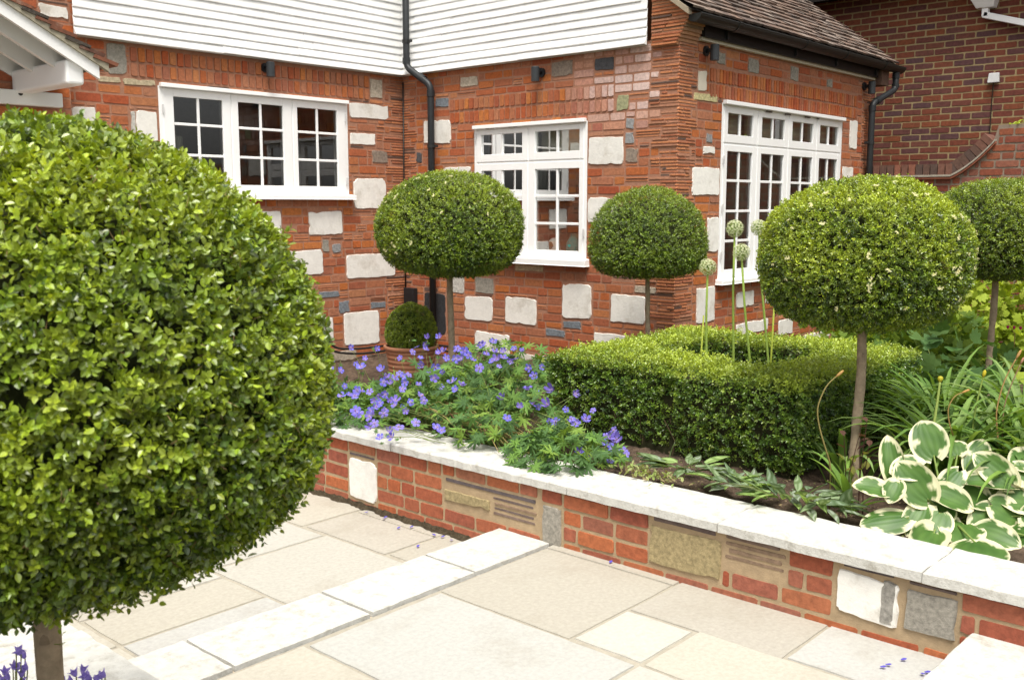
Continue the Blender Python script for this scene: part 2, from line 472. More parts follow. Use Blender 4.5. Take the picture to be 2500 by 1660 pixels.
# ------------------------------------------------------------------ weatherboarding
def boards(mp, flip, ends, z0, z1, pitch, d0=.045, extra_rows=None):
    g = G(); z = z0; i = 0
    while z < z1:
        a, b = ends(z)
        if b - a < .1: break
        kick = .03 if i == 0 else (.012 if i == 1 else 0)
        ends_ = [a]
        while b - ends_[-1] > 2.6: ends_.append(ends_[-1] + random.uniform(1.3, 2.6))
        ends_.append(b)
        for a_, b_ in zip(ends_, ends_[1:]):
            n = max(2, int((b_ - a_) / .3)); off = jit(.0014)
            wob = [jit(.0026) for _ in range(n + 1)]
            prof = [(z + pitch + .012, d0), (z + .012, d0 + .0125 + kick), (z + .003, d0 + .012 + kick), (z, d0 + .006)]
            V = []
            for j in range(n + 1):
                u = a_ + (b_ - a_ - .0015) * j / n
                for (zz, d) in prof: V.append(mp(u, zz + wob[j] + off, d + wob[j] * .6 + off))
            k = len(prof); F = []
            for j in range(n):
                for q in range(k - 1):
                    F.append((j * k + q, j * k + q + 1, (j + 1) * k + q + 1, (j + 1) * k + q))
            F.append(tuple(range(k))); F.append(tuple(n * k + q for q in range(k))[::-1])
            if flip: F = [f[::-1] for f in F]
            s = random.uniform(.9, 1.0)
            g.add(V, F, (.84 * s, .84 * s, .83 * s))
        z += pitch; i += 1
    # bottom soffit lip
    a, b = ends(z0)
    V = [mp(a, z0, d0 + .034), mp(b, z0, d0 + .034), mp(b, z0, .008), mp(a, z0, .008)]
    g.add(V, [(0, 1, 2, 3)], (.5, .5, .45))
    return hpart(g.build('weatherboarding', M_BOARD))
ROOFZ = lambda y: 3.30 + .73 * (y - 4.40)
boards(mapA, False, lambda z: (3.66, XB - .045), 3.055, 5.3, .071)
boards(mapB, True, lambda z: (max(4.835, 4.40 + (z + .25 - 3.30) / .73), YA - .045), 3.06, 5.3, .071)
# upper brick pier left of the boards
g = G()
mapA2 = lambda u, z, d: (u, YA - .02 - d, z)
backing(g, mapA2, False, 1.2, 3.655, 3.5, 5.3, [], MORT_H, 1)
fill(g, mapA2, False, 1.2, 3.655, 3.5, 5.3, [(3.3, 3.55, 3.75, 3.95)], house_brick)
hpart(g.build('brick_wall', [M_BRICK, M_MORTAR]))

# ------------------------------------------------------------------ roof of the wing
def tiled_roof(g, x0, x1, y0, z0, slope, length, flipy=1, gauge=.1, tw=.165):
    ca = math.cos(math.atan(slope)); sa = math.sin(math.atan(slope))
    rows = int(length / gauge); cols = int((x1 - x0) / tw)
    for r in range(rows):
        for cidx in range(cols + 1):
            xa = x0 + cidx * tw - (tw / 2 if r % 2 else 0)
            xb = min(xa + tw - .004, x1); xa = max(xa, x0)
            if xb - xa < .03: continue
            s0 = r * gauge + jit(.004); s1 = s0 + gauge + .06
            lift0 = .028 + jit(.006); lift1 = .004
            t = .018
            def pt(x, s, h): return (x, y0 + flipy * (s * ca - h * sa), z0 + s * sa + h * ca)
            dz = [jit(.002) for _ in range(4)]
            V = [pt(xa, s0, lift0 + dz[0]), pt(xb, s0, lift0 + dz[1]), pt(xb, s1, lift1 + dz[2]), pt(xa, s1, lift1 + dz[3]),
                 pt(xa, s0, lift0 - t), pt(xb, s0, lift0 - t)]
            c = random.choice([(.13, .085, .065), (.10, .07, .058), (.15, .10, .075), (.085, .065, .055), (.17, .125, .1), (.19, .15, .125)])
            g.add(V, [(0, 1, 2, 3), (4, 5, 1, 0)], c)
g = G()
tiled_roof(g, 7.02, 11.32, 4.385, 3.29, .73, 4.7, gauge=.108)
# deck under the tiles, far slope
def rp(x, y): return (x, y, ROOFZ(y) - .012)
g.add([rp(7.03, 4.40), rp(11.31, 4.40), rp(11.31, 8.05), rp(7.03, 8.05)], [(0, 1, 2, 3), (3, 2, 1, 0)], (.06, .05, .04))
zr = ROOFZ(8.05)
g.add([(7.02, 8.05, zr), (11.32, 8.05, zr), (11.32, 11.7, zr - 2.66), (7.02, 11.7, zr - 2.66)], [(0, 1, 2, 3)], (.16, .11, .085))
g.box((7.02, 7.95, zr - .02), (11.32, 8.15, zr + .06), (.2, .12, .08))
roof = hpart(g.build('roof', M_TILE))
# verge undercloak, mortar fillet and fascia
for x in (7.045, 11.30):
    g = G()
    a, b = 4.42, 8.05
    g.add([(x - .03, a, ROOFZ(a) - .012), (x + .03, a, ROOFZ(a) - .012), (x + .03, b, ROOFZ(b) - .012), (x - .03, b, ROOFZ(b) - .012),
           (x - .03, a, ROOFZ(a) - .06), (x + .03, a, ROOFZ(a) - .06), (x + .03, b, ROOFZ(b) - .06), (x - .03, b, ROOFZ(b) - .06)],
          [(0, 1, 2, 3), (7, 6, 5, 4), (0, 4, 5, 1), (1, 5, 6, 2), (2, 6, 7, 3), (3, 7, 4, 0)], (.3, .25, .18))
    g.build('verge', M_MORTAR, roof)
g = G()
g.box((7.37, 4.47, 3.125), (10.98, 4.50, 3.265), (.009, .009, .009)); g.box((7.38, 4.50, 3.10), (10.98, 4.545, 3.13), (.5, .47, .38))
g.box((7.37, 4.44, 3.265), (11.25, 4.56, 3.28), (.009, .009, .009))
hpart(g.build('fascia', M_BLACK))
# gable end wall of the far verge above the bay
g = G()
g.add([(11.0, 4.55, 3.28), (11.0, 8.3, 3.28), (11.0, 8.05, ROOFZ(8.05) - .03), (11.0, 4.55, ROOFZ(4.55) - .03)], [(0, 1, 2, 3)], (.3, .12, .06))
g.box((11.0, 4.44, 3.05), (11.2, 4.62, 3.27), (.12, .07, .05))
hpart(g.build('gable_wall', M_BRICK))
# main roof over the long wall (out of the frame, but it shades the boards from the sky)
g = G()
g.add([(.9, 7.5, 5.25), (7.3, 7.5, 5.25), (7.3, 11.2, 7.9), (.9, 11.2, 7.9)], [(0, 1, 2, 3)], (.16, .11, .085))
g.add([(.9, 7.5, 5.23), (7.3, 7.5, 5.23), (7.3, 7.9, 5.23), (.9, 7.9, 5.23)], [(3, 2, 1, 0)], (.6, .6, .58))
hpart(g.build('roof', M_TILE))

# gutter and downpipes
g = G()
def gutter(g, x0, x1, y, z, r=.068):
    n = 10; xs = [x0, x1]; V = []
    prof = [(y + r * math.cos(a), z + r * math.sin(a) * .95) for a in np.linspace(PI, 2 * PI, n)]
    prof += [(p[0] * 1.0 + (y - p[0]) * .06, p[1] + .004) for p in prof[::-1]]
    k = len(prof)
    for x in xs:
        for p in prof: V.append((x, p[0], p[1]))
    F = [(i, (i + 1) % k, k + (i + 1) % k, k + i) for i in range(k)]
    F += [tuple(range(n)), tuple(k + i for i in range(n))]
    g.add(V, F, (.012, .0125, .011))
gutter(g, 7.08, 11.42, 4.40, 3.262)
gut = hpart(g.build('gutter', M_BLACK, smooth=False))
for x in (7.72, 9.0, 9.9, 10.9):
    g = G(); V = []
    gutter(g, x - .03, x + .03, 4.40, 3.264, .075)
    g.box((x - .012, 4.45, 3.14), (x + .012, 4.475, 3.26), (.02, .02, .02))
    g.build('bracket', M_BLACK, gut)

def smooth_path(P, r=.06, n=5):
    P = [np.array(p, float) for p in P]; out = [P[0]]
    for i in range(1, len(P) - 1):
        a, b, c = P[i - 1], P[i], P[i + 1]
        d0 = (a - b); d1 = (c - b); l0 = np.linalg.norm(d0); l1 = np.linalg.norm(d1); q = min(r, l0 * .45, l1 * .45)
        p0 = b + d0 / l0 * q; p1 = b + d1 / l1 * q
        for t in np.linspace(0, 1, n): out.append((1 - t) ** 2 * p0 + 2 * t * (1 - t) * b + t * t * p1)
    out.append(P[-1]); return np.array(out)
def downpipe(path, collars, clips, r=.034):
    g = G(); g.tube(smooth_path(path), r, (.022, .024, .026), n=14)
    p = hpart(g.build('downpipe', M_BLACK, smooth=True))
    for (q, dv) in collars:
        g = G(); q = np.array(q); dv = np.array(dv); g.tube([q - dv, q + dv], r + .006, (.02, .022, .024), n=14); g.build('collar', M_BLACK, p)
    for (q, wv) in clips:
        g = G(); q = np.array(q); g.tube([q - (0, 0, .016), q + (0, 0, .016)], r + .007, (.02, .02, .02), n=14)
        w = np.array(wv); g.box(q + w * .3 - .012, q + w + .012, (.02, .02, .02)); g.build('bracket', M_BLACK, p)
    return p
downpipe([(6.985, 7.702, 5.2), (6.985, 7.702, 3.13), (7.03, 7.40, 2.93), (7.03, 7.40, .3)],
         [((6.985, 7.702, 3.19), (0, 0, .03)), ((7.02, 7.52, 3.01), (.004, -.03, -.02)), ((7.03, 7.40, 2.85), (0, 0, .03))],
         [((6.985, 7.702, 3.38), (.0, -.09, 0)), ((7.03, 7.40, 2.33), (.0, -.1, 0))])
downpipe([(11.30, 4.40, 3.22), (11.30, 4.40, 3.02), (10.86, 4.47, 2.84), (10.86, 4.47, .25)],
         [((11.30, 4.40, 3.17), (0, 0, .03)), ((11.3, 4.40, 3.06), (0, 0, .02)), ((10.95, 4.456, 2.875), (.03, -.004, .012)), ((10.86, 4.47, 2.79), (0, 0, .03))],
         [((10.86, 4.47, 2.42), (-.09, .03, 0))])

# ------------------------------------------------------------------ windows
WHITE = (.82, .82, .81)
def window(mp, cols, rows, hole, drip, sill, splits, toplights=None, label=None):
    """cols: glass spans; rows: list of glass bands [(z0,z1,[bar heights])]; hole: outer frame"""
    u0, u1, z0, z1 = hole
    w = bpy.data.objects.new('window', None); COL.objects.link(w); hpart(w)
    w.matrix_parent_inverse = house_inv
    def bx(g, a, b, p, q, d0, d1, c=WHITE): g.box(mp(a, p, d0), mp(b, q, d1), c)
    g = G()
    e = .045
    bx(g, u0, u0 + e, z0, z1, -.09, .0); bx(g, u1 - e, u1, z0, z1, -.09, .0)
    bx(g, u0 + e, u1 - e, z1 - e, z1, -.09, -.001); bx(g, u0 + e, u1 - e, z0, z0 + .05, -.09, -.001)
    for s in splits: bx(g, s - .02, s + .02, z0 + .05, z1 - e, -.09, -.002)
    if toplights: bx(g, u0 + e, u1 - e, toplights - .02, toplights + .02, -.088, -.0015)
    bevel(g.build('frame', M_WHITE, w), .004)
    g = G(); bx(g, u0 + .01, u1 - .01, z1 - .012, z1 + .022, .0, .045); bevel(g.build('drip_bar', M_WHITE, w), .004)
    g = G()
    s0, s1 = sill
    a, b = u0 - .035, u1 + .035
    V = [mp(a, s0, -.02), mp(b, s0, -.02), mp(b, s0, .075), mp(a, s0, .075), mp(a, s1 + .008, -.02), mp(b, s1 + .008, -.02), mp(b, s1 - .008, .075), mp(a, s1 - .008, .075)]
    g.add(V, [(0, 1, 2, 3), (4, 5, 6, 7), (0, 1, 5, 4), (1, 2, 6, 5), (2, 3, 7, 6), (3, 0, 4, 7)], WHITE)
    bevel(g.build('sill', M_WHITE, w), .005)
    edges = [u0 + .03] + list(splits) + [u1 - .03]
    for i, (a, b) in enumerate(cols):
        ca, cb = edges[i] + .008, edges[i + 1] - .008
        for (p, q, bars, cz0, cz1) in rows:
            g = G()
            D0, D1 = -.055, .006
            bx(g, ca, a, cz0, cz1, D0, D1); bx(g, b, cb, cz0, cz1, D0, D1)
            bx(g, a, b, q, cz1, D0, D1 - .0005); bx(g, a, b, cz0, p, D0, D1 - .0005)
            mid = (a + b) / 2
            bx(g, mid - .0115, mid + .0115, p, q, -.022, -.001)
            for z in bars: bx(g, a, b, z - .0115, z + .0115, -.022, -.003)
            bevel(g.build('casement', M_WHITE, w), .003)
            g = G()
            g.add([mp(a, p, -.013), mp(b, p, -.013), mp(b, q, -.013), mp(a, q, -.013)], [(0, 1, 2, 3)], (1, 1, 1))
            g.build('pane', M_GLASS, w)
    return w
w1 = window(mapA, [(4.505, 4.978), (5.135, 5.614), (5.775, 6.245)], [(1.926, 2.66, [2.174, 2.434], 1.85, 2.725)], W1, 2.767, (1.80, 1.845), [5.06, 5.717])
w2 = window(mapB, [(5.568, 6.09), (6.248, 6.776)], [(1.332, 2.074, [1.578, 1.829], 1.265, 2.14), (2.228, 2.417, [], 2.158, 2.46)], W2, 2.51, (1.20, 1.262), [6.17], 2.149)
w3 = window(mapC, [(7.91, 8.367), (8.53, 8.985), (9.142, 9.601), (9.752, 10.19)], [(1.169, 2.218, [1.425, 1.692, 1.962], 1.10, 2.275), (2.365, 2.55, [], 2.293, 2.60)], W3, 2.655, (1.045, 1.088), [8.451, 9.063, 9.678], 2.284)
# small hinges and vents on the frames
for w, mp, pts in ((w1, mapA, [(4.40, 2.55), (4.40, 2.0), (6.345, 2.6), (6.345, 1.98)]), (w2, mapB, [(6.845, 2.40), (5.505, 1.5)]), (w3, mapC, [(7.838, 2.14), (7.838, 1.72), (7.838, 1.3)])):
    for u, z in pts:
        g = G(); g.box(mp(u - .006, z - .035, .012), mp(u + .006, z + .035, .022), (.55, .55, .55)); g.build('hinge', M_PLAIN, w)
for w, mp, us, z in ((w2, mapB, (6.62, 6.68, 6.32, 6.38), 2.476), (w3, mapC, (8.6, 8.66, 8.98, 9.04, 9.4, 9.46, 9.66), 2.606)):
    for u in us:
        g = G(); g.box(mp(u - .022, z - .006, .014), mp(u + .022, z + .006, .024), (.09, .07, .06)); g.build('vent', M_PLAIN, w)

# rooms behind the glass
g = G()
IW = (.33, .27, .21)
def room(g, a, b, c, omit):
    (x0, y0, z0), (x1, y1, z1) = a, b
    V = [(x0, y0, z0), (x1, y0, z0), (x1, y1, z0), (x0, y1, z0), (x0, y0, z1), (x1, y0, z1), (x1, y1, z1), (x0, y1, z1)]
    F = {'b': (0, 1, 2, 3), 't': (4, 5, 6, 7), 'y0': (0, 1, 5, 4), 'x1': (1, 2, 6, 5), 'y1': (2, 3, 7, 6), 'x0': (3, 0, 4, 7)}
    g.add(V, [f for k, f in F.items() if k not in omit], c)
room(g, (3.9, 8.01, .25), (6.9, 10.5, 2.9), (.34, .30, .25), ('y0',))
room(g, (7.215, 4.65, .25), (10.9, 8.3, 2.85), (.5, .46, .38), ('y0', 'x0'))
for a, b, p, q in ((7.215, W3[0], .25, 2.85), (W3[1], 10.9, .25, 2.85), (W3[0], W3[1], .25, W3[2]), (W3[0], W3[1], W3[3], 2.85)):
    g.add([(a, 4.651, p), (b, 4.651, p), (b, 4.651, q), (a, 4.651, q)], [(0, 1, 2, 3)], IW)
for a, b, p, q in ((4.65, W2[0], .25, 2.85), (W2[1], 8.3, .25, 2.85), (W2[0], W2[1], .25, W2[2]), (W2[0], W2[1], W2[3], 2.85)):
    g.add([(7.216, a, p), (7.216, b, p), (7.216, b, q), (7.216, a, q)], [(0, 1, 2, 3)], IW)
for a, b, p, q in ((3.9, W1[0], .25, 2.9), (W1[1], 6.9, .25, 2.9), (W1[0], W1[1], .25, W1[2]), (W1[0], W1[1], W1[3], 2.9)):
    g.add([(a, 8.011, p), (b, 8.011, p), (b, 8.011, q), (a, 8.011, q)], [(0, 1, 2, 3)], IW)
hpart(g.build('room_lining', M_PLAIN))
# curtains and inner reveals
def curtain(mp, a, b, z0, z1, d, c, waves):
    n = 60; V = []
    for i in range(n + 1):
        u = a + (b - a) * i / n; dd = d + .018 * math.sin(i / n * waves * 2 * PI) + .006 * math.sin(i * 1.7)
        V += [mp(u, z0, dd), mp(u, z1, dd)]
    g = G(); g.add(V, [(2 * i, 2 * i + 2, 2 * i + 3, 2 * i + 1) for i in range(n)], c)
    hpart(g.build('curtain', M_PLAIN, smooth=True))
curtain(mapA, 4.42, 4.72, 1.5, 2.35, -.25, (.33, .32, .26), 5)
curtain(mapC, 10.0, 10.35, .9, 2.6, -.22, (.5, .47, .4), 6)
curtain(mapC, 7.72, 7.95, .9, 2.6, -.22, (.4, .37, .31), 4)
curtain(mapB, 5.40, 5.66, .9, 2.6, -.2, (.4, .38, .33), 4)
def added_blind(mp, a, b, z0, z1, d, c):
    g = G(); n = 14; V = []
    for i in range(n + 1):
        z = z0 + (z1 - z0) * i / n; dd = d + .006 * math.sin(i * 1.3)
        V += [mp(a, z, dd), mp(b, z, dd)]
    g.add(V, [(2 * i, 2 * i + 1, 2 * i + 3, 2 * i + 2) for i in range(n)], c); hpart(g.build('added_blind', M_PLAIN, smooth=True))
added_blind(mapB, 5.5, 6.15, 2.16, 2.5, -.16, (.62, .57, .46)); added_blind(mapB, 6.2, 6.86, 2.16, 2.5, -.16, (.62, .57, .46))
for a, b in ((7.85, 8.43), (8.47, 9.04), (9.09, 9.66), (9.70, 10.25)):  # blinds added to lighten the bay panes, otherwise black
    added_blind(mapC, a, b, 2.27, 2.62, -.15, (.55, .5, .38))
    added_blind(mapC, a, a + (b - a) * .78, 1.05, 2.22, -.3, (.2, .175, .13))
# ornaments on the inner sill of the gable window
ob = thing('ornament', 'small white rounded ornament on the inner sill of the gable window', 'ornament', (7.20, 5.93, 1.285))
g = G(); g.lathe([(0, 0), (.045, .005), (.06, .05), (.056, .1), (.045, .135), (.025, .155), (0, .16)], (0, 0, 0), 20, (.72, .72, .7)); g.build('body', M_PLAIN, ob, True)
g = G(); g.lathe([(0, 0), (.03, .003), (.036, .012), (.0, .016)], (0, 0, 0), 16, (.05, .04, .035)); o = g.build('face', M_PLAIN, ob, True); o.rotation_euler = (0, -PI / 2, 0); o.location = (-.05, 0, .09)
vs = thing('vase', 'teal vase on the inner sill of the gable window', 'vase', (7.20, 5.69, 1.285))
g = G(); g.lathe([(0, 0), (.05, .0), (.075, .06), (.08, .1), (.05, .16), (.035, .19), (.042, .2), (.03, .2), (.03, .12)], (0, 0, 0), 20, (.03, .2, .18)); g.build('body', M_PLAIN, vs, True)
# inner sills
for a, b in (((7.17, 5.45, 1.245), (7.32, 6.9, 1.285)), ((4.35, 8.0, 1.83), (6.4, 8.16, 1.87)), ((7.78, 4.64, 1.06), (10.3, 4.8, 1.1))):
    g = G(); g.box(a, b, (.6, .6, .58)); hpart(g.build('inner_sill', M_PLAIN))

# ------------------------------------------------------------------ wall spotlights
def spotlight(mp, u, z, label):
    base = mp(u, z, 0)
    t = thing('spotlight', label, 'wall light', base, 'black downlight spotlights fixed high on the brick walls')
    o = np.array(mp(u, z, 1)) - np.array(base)
    g = G(); g.tube([o * .0, o * .022], .042, (.018, .018, .02), n=18); g.build('mount', M_BLACK, t, False)
    g = G(); g.tube([o * .02, o * .085], .018, (.018, .018, .02), n=10); g.build('arm', M_BLACK, t, True)
    g = G(); p = o * .095; g.tube([p + (0, 0, .045), p + (0, 0, .04), p + (0, 0, -.085)], [.034, .038, .038], (.03, .033, .036), n=18); g.build('lamp_head', M_BLACK, t, False)
    return t
spotlight(mapA, 5.43, 2.985, 'black spotlight above the three light window under the white boards')
spotlight(mapB, 6.01, 2.94, 'black spotlight on the gable above the two light window')
spotlight(mapC, 7.50, 3.03, 'black spotlight beside the corner under the gutter, nearest the brick kneeler')
spotlight(mapC, 10.78, 3.02, 'black spotlight by the right hand downpipe at the far end of the gutter')

# ------------------------------------------------------------------ cables
cbg = 'black cables along the foot of the house wall'
for k, (off, lab) in enumerate(((0, 'black cable curling down the wall, the outer one of the pair'), (.055, 'black cable curling down the wall, the inner one of the pair'))):
    P = [(5.94 + off * .8, 7.885, .66), (5.965 + off, 7.86, .6), (5.965 + off, 7.86, .42), (6.06 + off, 7.83, .30 + off * .5), (6.4, 7.80, .245 + off), (6.9, 7.74, .26 + off), (7.02, 7.5, .27 + off), (7.02, 6.2, .28 + off * .6)]
    P2 = []
    for a, b in zip(P, P[1:]):
        for t in np.linspace(0, 1, 5)[:-1]: P2.append(np.array(a) * (1 - t) + np.array(b) * t)
    P2.append(np.array(P[-1])); P2 = np.array(P2)
    for _ in range(3): P2[1:-1] = (P2[:-2] + 2 * P2[1:-1] + P2[2:]) / 4
    g = G(); g.tube(P2, .011, (.015, .015, .015), n=8)
    tag(g.build('cable', M_BLACK, smooth=True), lab, 'cable', cbg)
cb = thing('wall_cable', 'thin black cable with a small box in the inner corner of the house', 'cable', (7.09, 7.88, .75))
g = G(); g.tube([(0, 0, .1), (0, .003, 1.0), (.003, 0, 2.25)], .007, (.02, .018, .016), n=6); g.build('wire', M_BLACK, cb, True)
g = G(); g.box((-.05, -.17, -.05), (.015, -.02, .13), (.015, .015, .016)); bevel(g.build('box', M_BLACK, cb), .006)

# ------------------------------------------------------------------ porch at the left
YP = 6.84
porch = thing('porch', 'white timbered porch with a mossy tiled roof beside the weatherboarding', 'porch', (2.6, YP, 0))
pinv = Matrix.Translation((-2.6, -YP, 0))
def ppart(o):
    o.parent = porch; o.matrix_parent_inverse = pinv; return o
def py(px, py_): return at_y(px, py_, YP)
A_ = py(239, 186); B_ = py(0, 5)     # lower and upper end of the barge board's lower/upper line
bl_lo0 = py(237, 188); bl_hi0 = py(237, 163)
s_ = (py(0, 5)[2] - bl_hi0[2]) / (py(0, 5)[0] - bl_hi0[0])
XE = bl_hi0[0]; ZE = bl_hi0[2]
ZB = lambda x: ZE + s_ * (x - XE)
XT = XE - 2.2
wd = bl_hi0[2] - bl_lo0[2]
wdt = wd * 1.55
def prism(g, xa, xb, ya, yb, lo, hi, c):
    V = [(xa, ya, lo(xa)), (xb, ya, lo(xb)), (xb, ya, hi(xb)), (xa, ya, hi(xa)), (xa, yb, lo(xa)), (xb, yb, lo(xb)), (xb, yb, hi(xb)), (xa, yb, hi(xa))]
    g.add(V, [(0, 1, 2, 3), (7, 6, 5, 4), (0, 4, 5, 1), (1, 5, 6, 2), (2, 6, 7, 3), (3, 7, 4, 0)], c)
g = G(); prism(g, XT, XE, YP - .03, YP, lambda x: ZB(x) - .086, ZB, (.8, .8, .79)); ppart(g.build('bargeboard', M_WHITE))
for k in range(3):
    y = YP + .16 + .36 * k
    g = G(); prism(g, XT, XE - .05, y, y + .045, lambda x: ZB(x) - .13, lambda x: ZB(x) - .012, (.72, .72, .7)); ppart(g.build('rafter', M_WHITE))
g = G(); prism(g, XT, XE - .02, YP, 7.74, lambda x: ZB(x) - .010, lambda x: ZB(x) + .002, (.25, .24, .2)); ppart(g.build('roof_deck', M_PLAIN))
# tiles of the porch
g = G()
ang = math.atan(s_); L = 2.2 / math.cos(ang); rows = int(L / .105)
dirx = np.array((-math.cos(ang), 0, -math.sin(ang)))   # up the slope, away from the eave
nrm = np.array((-math.sin(ang) * -1, 0, math.cos(ang)));
if nrm[0] < 0: nrm = nrm * np.array((-1, 1, 1))
up = np.array((-math.cos(ang), 0, abs(math.sin(ang)))); nrm = np.array((abs(math.sin(ang)), 0, math.cos(ang)))
e0 = np.array((XE + .085, 0, ZE - .045))
for r in range(rows):
    for cc in range(9):
        ya = YP - .06 + cc * .165 - (.08 if r % 2 and cc else 0); yb = ya + .16
        s0 = r * .105 + jit(.006); s1 = s0 + .17
        h0 = .086 + jit(.008); h1 = .045; t = .026
        def pt(s, y, h): return e0 + up * s + nrm * h + np.array((0, y, 0))
        V = [pt(s0, ya, h0), pt(s0, yb, h0), pt(s1, yb, h1), pt(s1, ya, h1), pt(s0, ya, h0 - t), pt(s0, yb, h0 - t), pt(s1, yb, h1 - t), pt(s1, ya, h1 - t)]
        g.add(V, [(3, 2, 1, 0), (4, 5, 6, 7), (0, 1, 5, 4), (1, 2, 6, 5), (2, 3, 7, 6), (3, 0, 4, 7)], random.choice([(.10, .045, .03), (.15, .06, .035), (.075, .05, .035), (.18, .07, .04), (.05, .04, .032)]))
# mortared undercloak between board and tiles
def quadl(a, b): return a
prism(g, XT, XE + .06, YP - .05, YP - .006, lambda x: ZB(x) + .0, lambda x: ZB(x) + .062, (.3, .27, .2))
ppart(g.build('roof', M_TILE))
# wall plate beam with its end to the camera
c0 = py(160, 146); c1 = py(206, 207)
bx0, bx1 = c0[0], py(206, 180)[0]; bz1 = py(183, 147)[2]; bz0 = py(183, 207)[2]
g = G(); g.box((bx0, YP, bz0), (bx1, 7.74, bz1), (.8, .8, .79)); o = ppart(g.build('beam', M_WHITE)); bevel(o, .02, 3)
# pilaster of brick that carries the beam, and the rail fixed to it
YQ = 7.75
xq = at_y(173, 240, YQ)[0]
g = G()
mapS = lambda u, z, d: (u, YQ - d, z)
backing(g, mapS, False, 1.2, xq, -.1, 3.0, [], MORT_H, 1)
fill(g, mapS, False, 1.2, xq, -.1, 3.0, [], house_brick, course=.083)
g.box((1.2, YQ + .002, -.1), (xq - .001, 7.905, 3.0), MORT_H, 1)
ppart(g.build('brick_pier', [M_BRICK, M_MORTAR]))
a = at_y(0, 222, YQ - .06); b = at_y(151, 230, YQ - .06); zt = at_y(110, 226, YQ - .06)[2]; zb = at_y(110, 261, YQ - .06)[2]
g = G(); g.box((a[0] - 1.0, YQ - .075, zb), (b[0], YQ - .008, zt), (.8, .8, .79)); o = ppart(g.build('wall_rail', M_WHITE)); bevel(o, .008)
g = G(); q = at_y(50, 229, YQ - .075); g.tube([(q[0], YQ - .07, q[2]), (q[0], YQ - .08, q[2])], .016, (.03, .03, .03), n=12); ppart(g.build('bolt', M_BLACK))

# ------------------------------------------------------------------ neighbouring house and its garden wall
XN = 12.2
mapN = lambda u, z, d: (XN - d, u, z)
NB = [(.1624, .0458, .0244), (.1402, .0384, .0244), (.1845, .0517, .0244), (.1033, .0406, .0369), (.0886, .0428, .0443), (.1919, .0576, .0244), (.1255, .0384, .0295)]
def nb(u, z): return lerp(random.choice(NB), random.choice(NB), random.random() * .6)
nh = thing('brick_house', 'dark red brick house wall with pale yellow mortar behind the bay', 'house', (XN, 4, 0))
ninv = Matrix.Translation((-XN, -4, 0))
def npart(o): o.parent = nh; o.matrix_parent_inverse = ninv; return o
g = G()
backing(g, mapN, True, -3.0, 8.6, 0, 4.3, [], (.30, .225, .115), 1)
fill(g, mapN, True, .6, 7.2, 1.9, 4.28, [], nb, course=.075, tiles=0, proud=.004, gap=.011, bond=True)
fill(g, mapN, True, -2.6, .6, 0.2, 4.28, [], nb, tiles=0, proud=.004, gap=.011, bond=True)
fill(g, mapN, True, .6, 7.2, .2, 1.9, [], nb, tiles=0, proud=.004, gap=.011, bond=True)
npart(g.build('wall', [M_OLDB, M_MORTAR]))
g = G(); g.box((XN - .35, -3.2, 4.25), (XN + 3, 9.0, 4.34), (.015, .013, .012)); g.box((XN - .37, -3.2, 4.2), (XN - .35, 9.0, 4.5), (.015, .013, .012)); npart(g.build('eaves', M_BLACK))
g = G(); g.add([(XN - .45, -3.3, 4.45), (XN - .45, 9, 4.45), (XN + 3, 9, 7), (XN + 3, -3.3, 7)], [(0, 1, 2, 3)], (.14, .1, .08)); npart(g.build('roof', M_TILE))
# white hopper and rainwater pipe
g = G()
hz0, hz1 = 3.925, 4.2; y0, y1 = 3.62, 3.885
V = [(XN - .02, y0 + .03, hz0), (XN - .02, y1 - .05, hz0), (XN - .14, y1 - .05, hz0), (XN - .14, y0 + .03, hz0), (XN - .02, y0, hz0 + .1), (XN - .02, y1, hz0 + .1), (XN - .2, y1, hz0 + .1), (XN - .2, y0, hz0 + .1),
     (XN - .02, y0, hz1), (XN - .02, y1, hz1), (XN - .2, y1, hz1), (XN - .2, y0, hz1)]
F = [(0, 1, 2, 3), (0, 4, 5, 1), (1, 5, 6, 2), (2, 6, 7, 3), (3, 7, 4, 0), (4, 8, 9, 5), (5, 9, 10, 6), (6, 10, 11, 7), (7, 11, 8, 4), (8, 11, 10, 9)]
g.add(V, F, (.8, .8, .8)); hp = npart(g.build('rain_hopper', M_WHITE)); bevel(hp, .006)
g = G()
def sqpipe(g, P, w):
    P = [np.array(p) for p in P]
    for a, b in zip(P, P[1:]):
        d = b - a; L = np.linalg.norm(d); d = d / L; s = np.array((1.0, 0, 0)); t = np.cross(d, s); t /= np.linalg.norm(t); w2 = w / 2
        V = [q + s * i * w2 + t * j * w2 for q in (a - d * w2 * .5, b + d * w2 * .5) for i, j in ((-1, -1), (1, -1), (1, 1), (-1, 1))]
        g.add(V, [(3, 2, 1, 0), (4, 5, 6, 7), (0, 1, 5, 4), (1, 2, 6, 5), (2, 3, 7, 6), (3, 0, 4, 7)], (.8, .8, .8))
sqpipe(g, [(XN - .085, 3.745, 3.95), (XN - .085, 3.745, 3.85), (XN - .085, 2.9, 3.58), (XN - .085, 2.9, 2.0)], .068)
bevel(npart(g.build('rainwater_pipe', M_WHITE)), .006)
bx_ = thing('wall_box', 'small grey box with a thin cable on the dark brick wall', 'box', (XN, 3.628, 3.107))
g = G(); V = [(-.02, -.062, 0), (-.02, .062, 0), (-.075, .062, 0), (-.075, -.062, 0), (-.02, -.055, .11), (-.02, .055, .11), (-.05, .055, .11), (-.05, -.055, .11)]
g.add(V, [(0, 1, 2, 3), (7, 6, 5, 4), (0, 4, 5, 1), (1, 5, 6, 2), (2, 6, 7, 3), (3, 7, 4, 0)], (.5, .5, .49)); bevel(g.build('cover', M_PLAIN, bx_), .008)
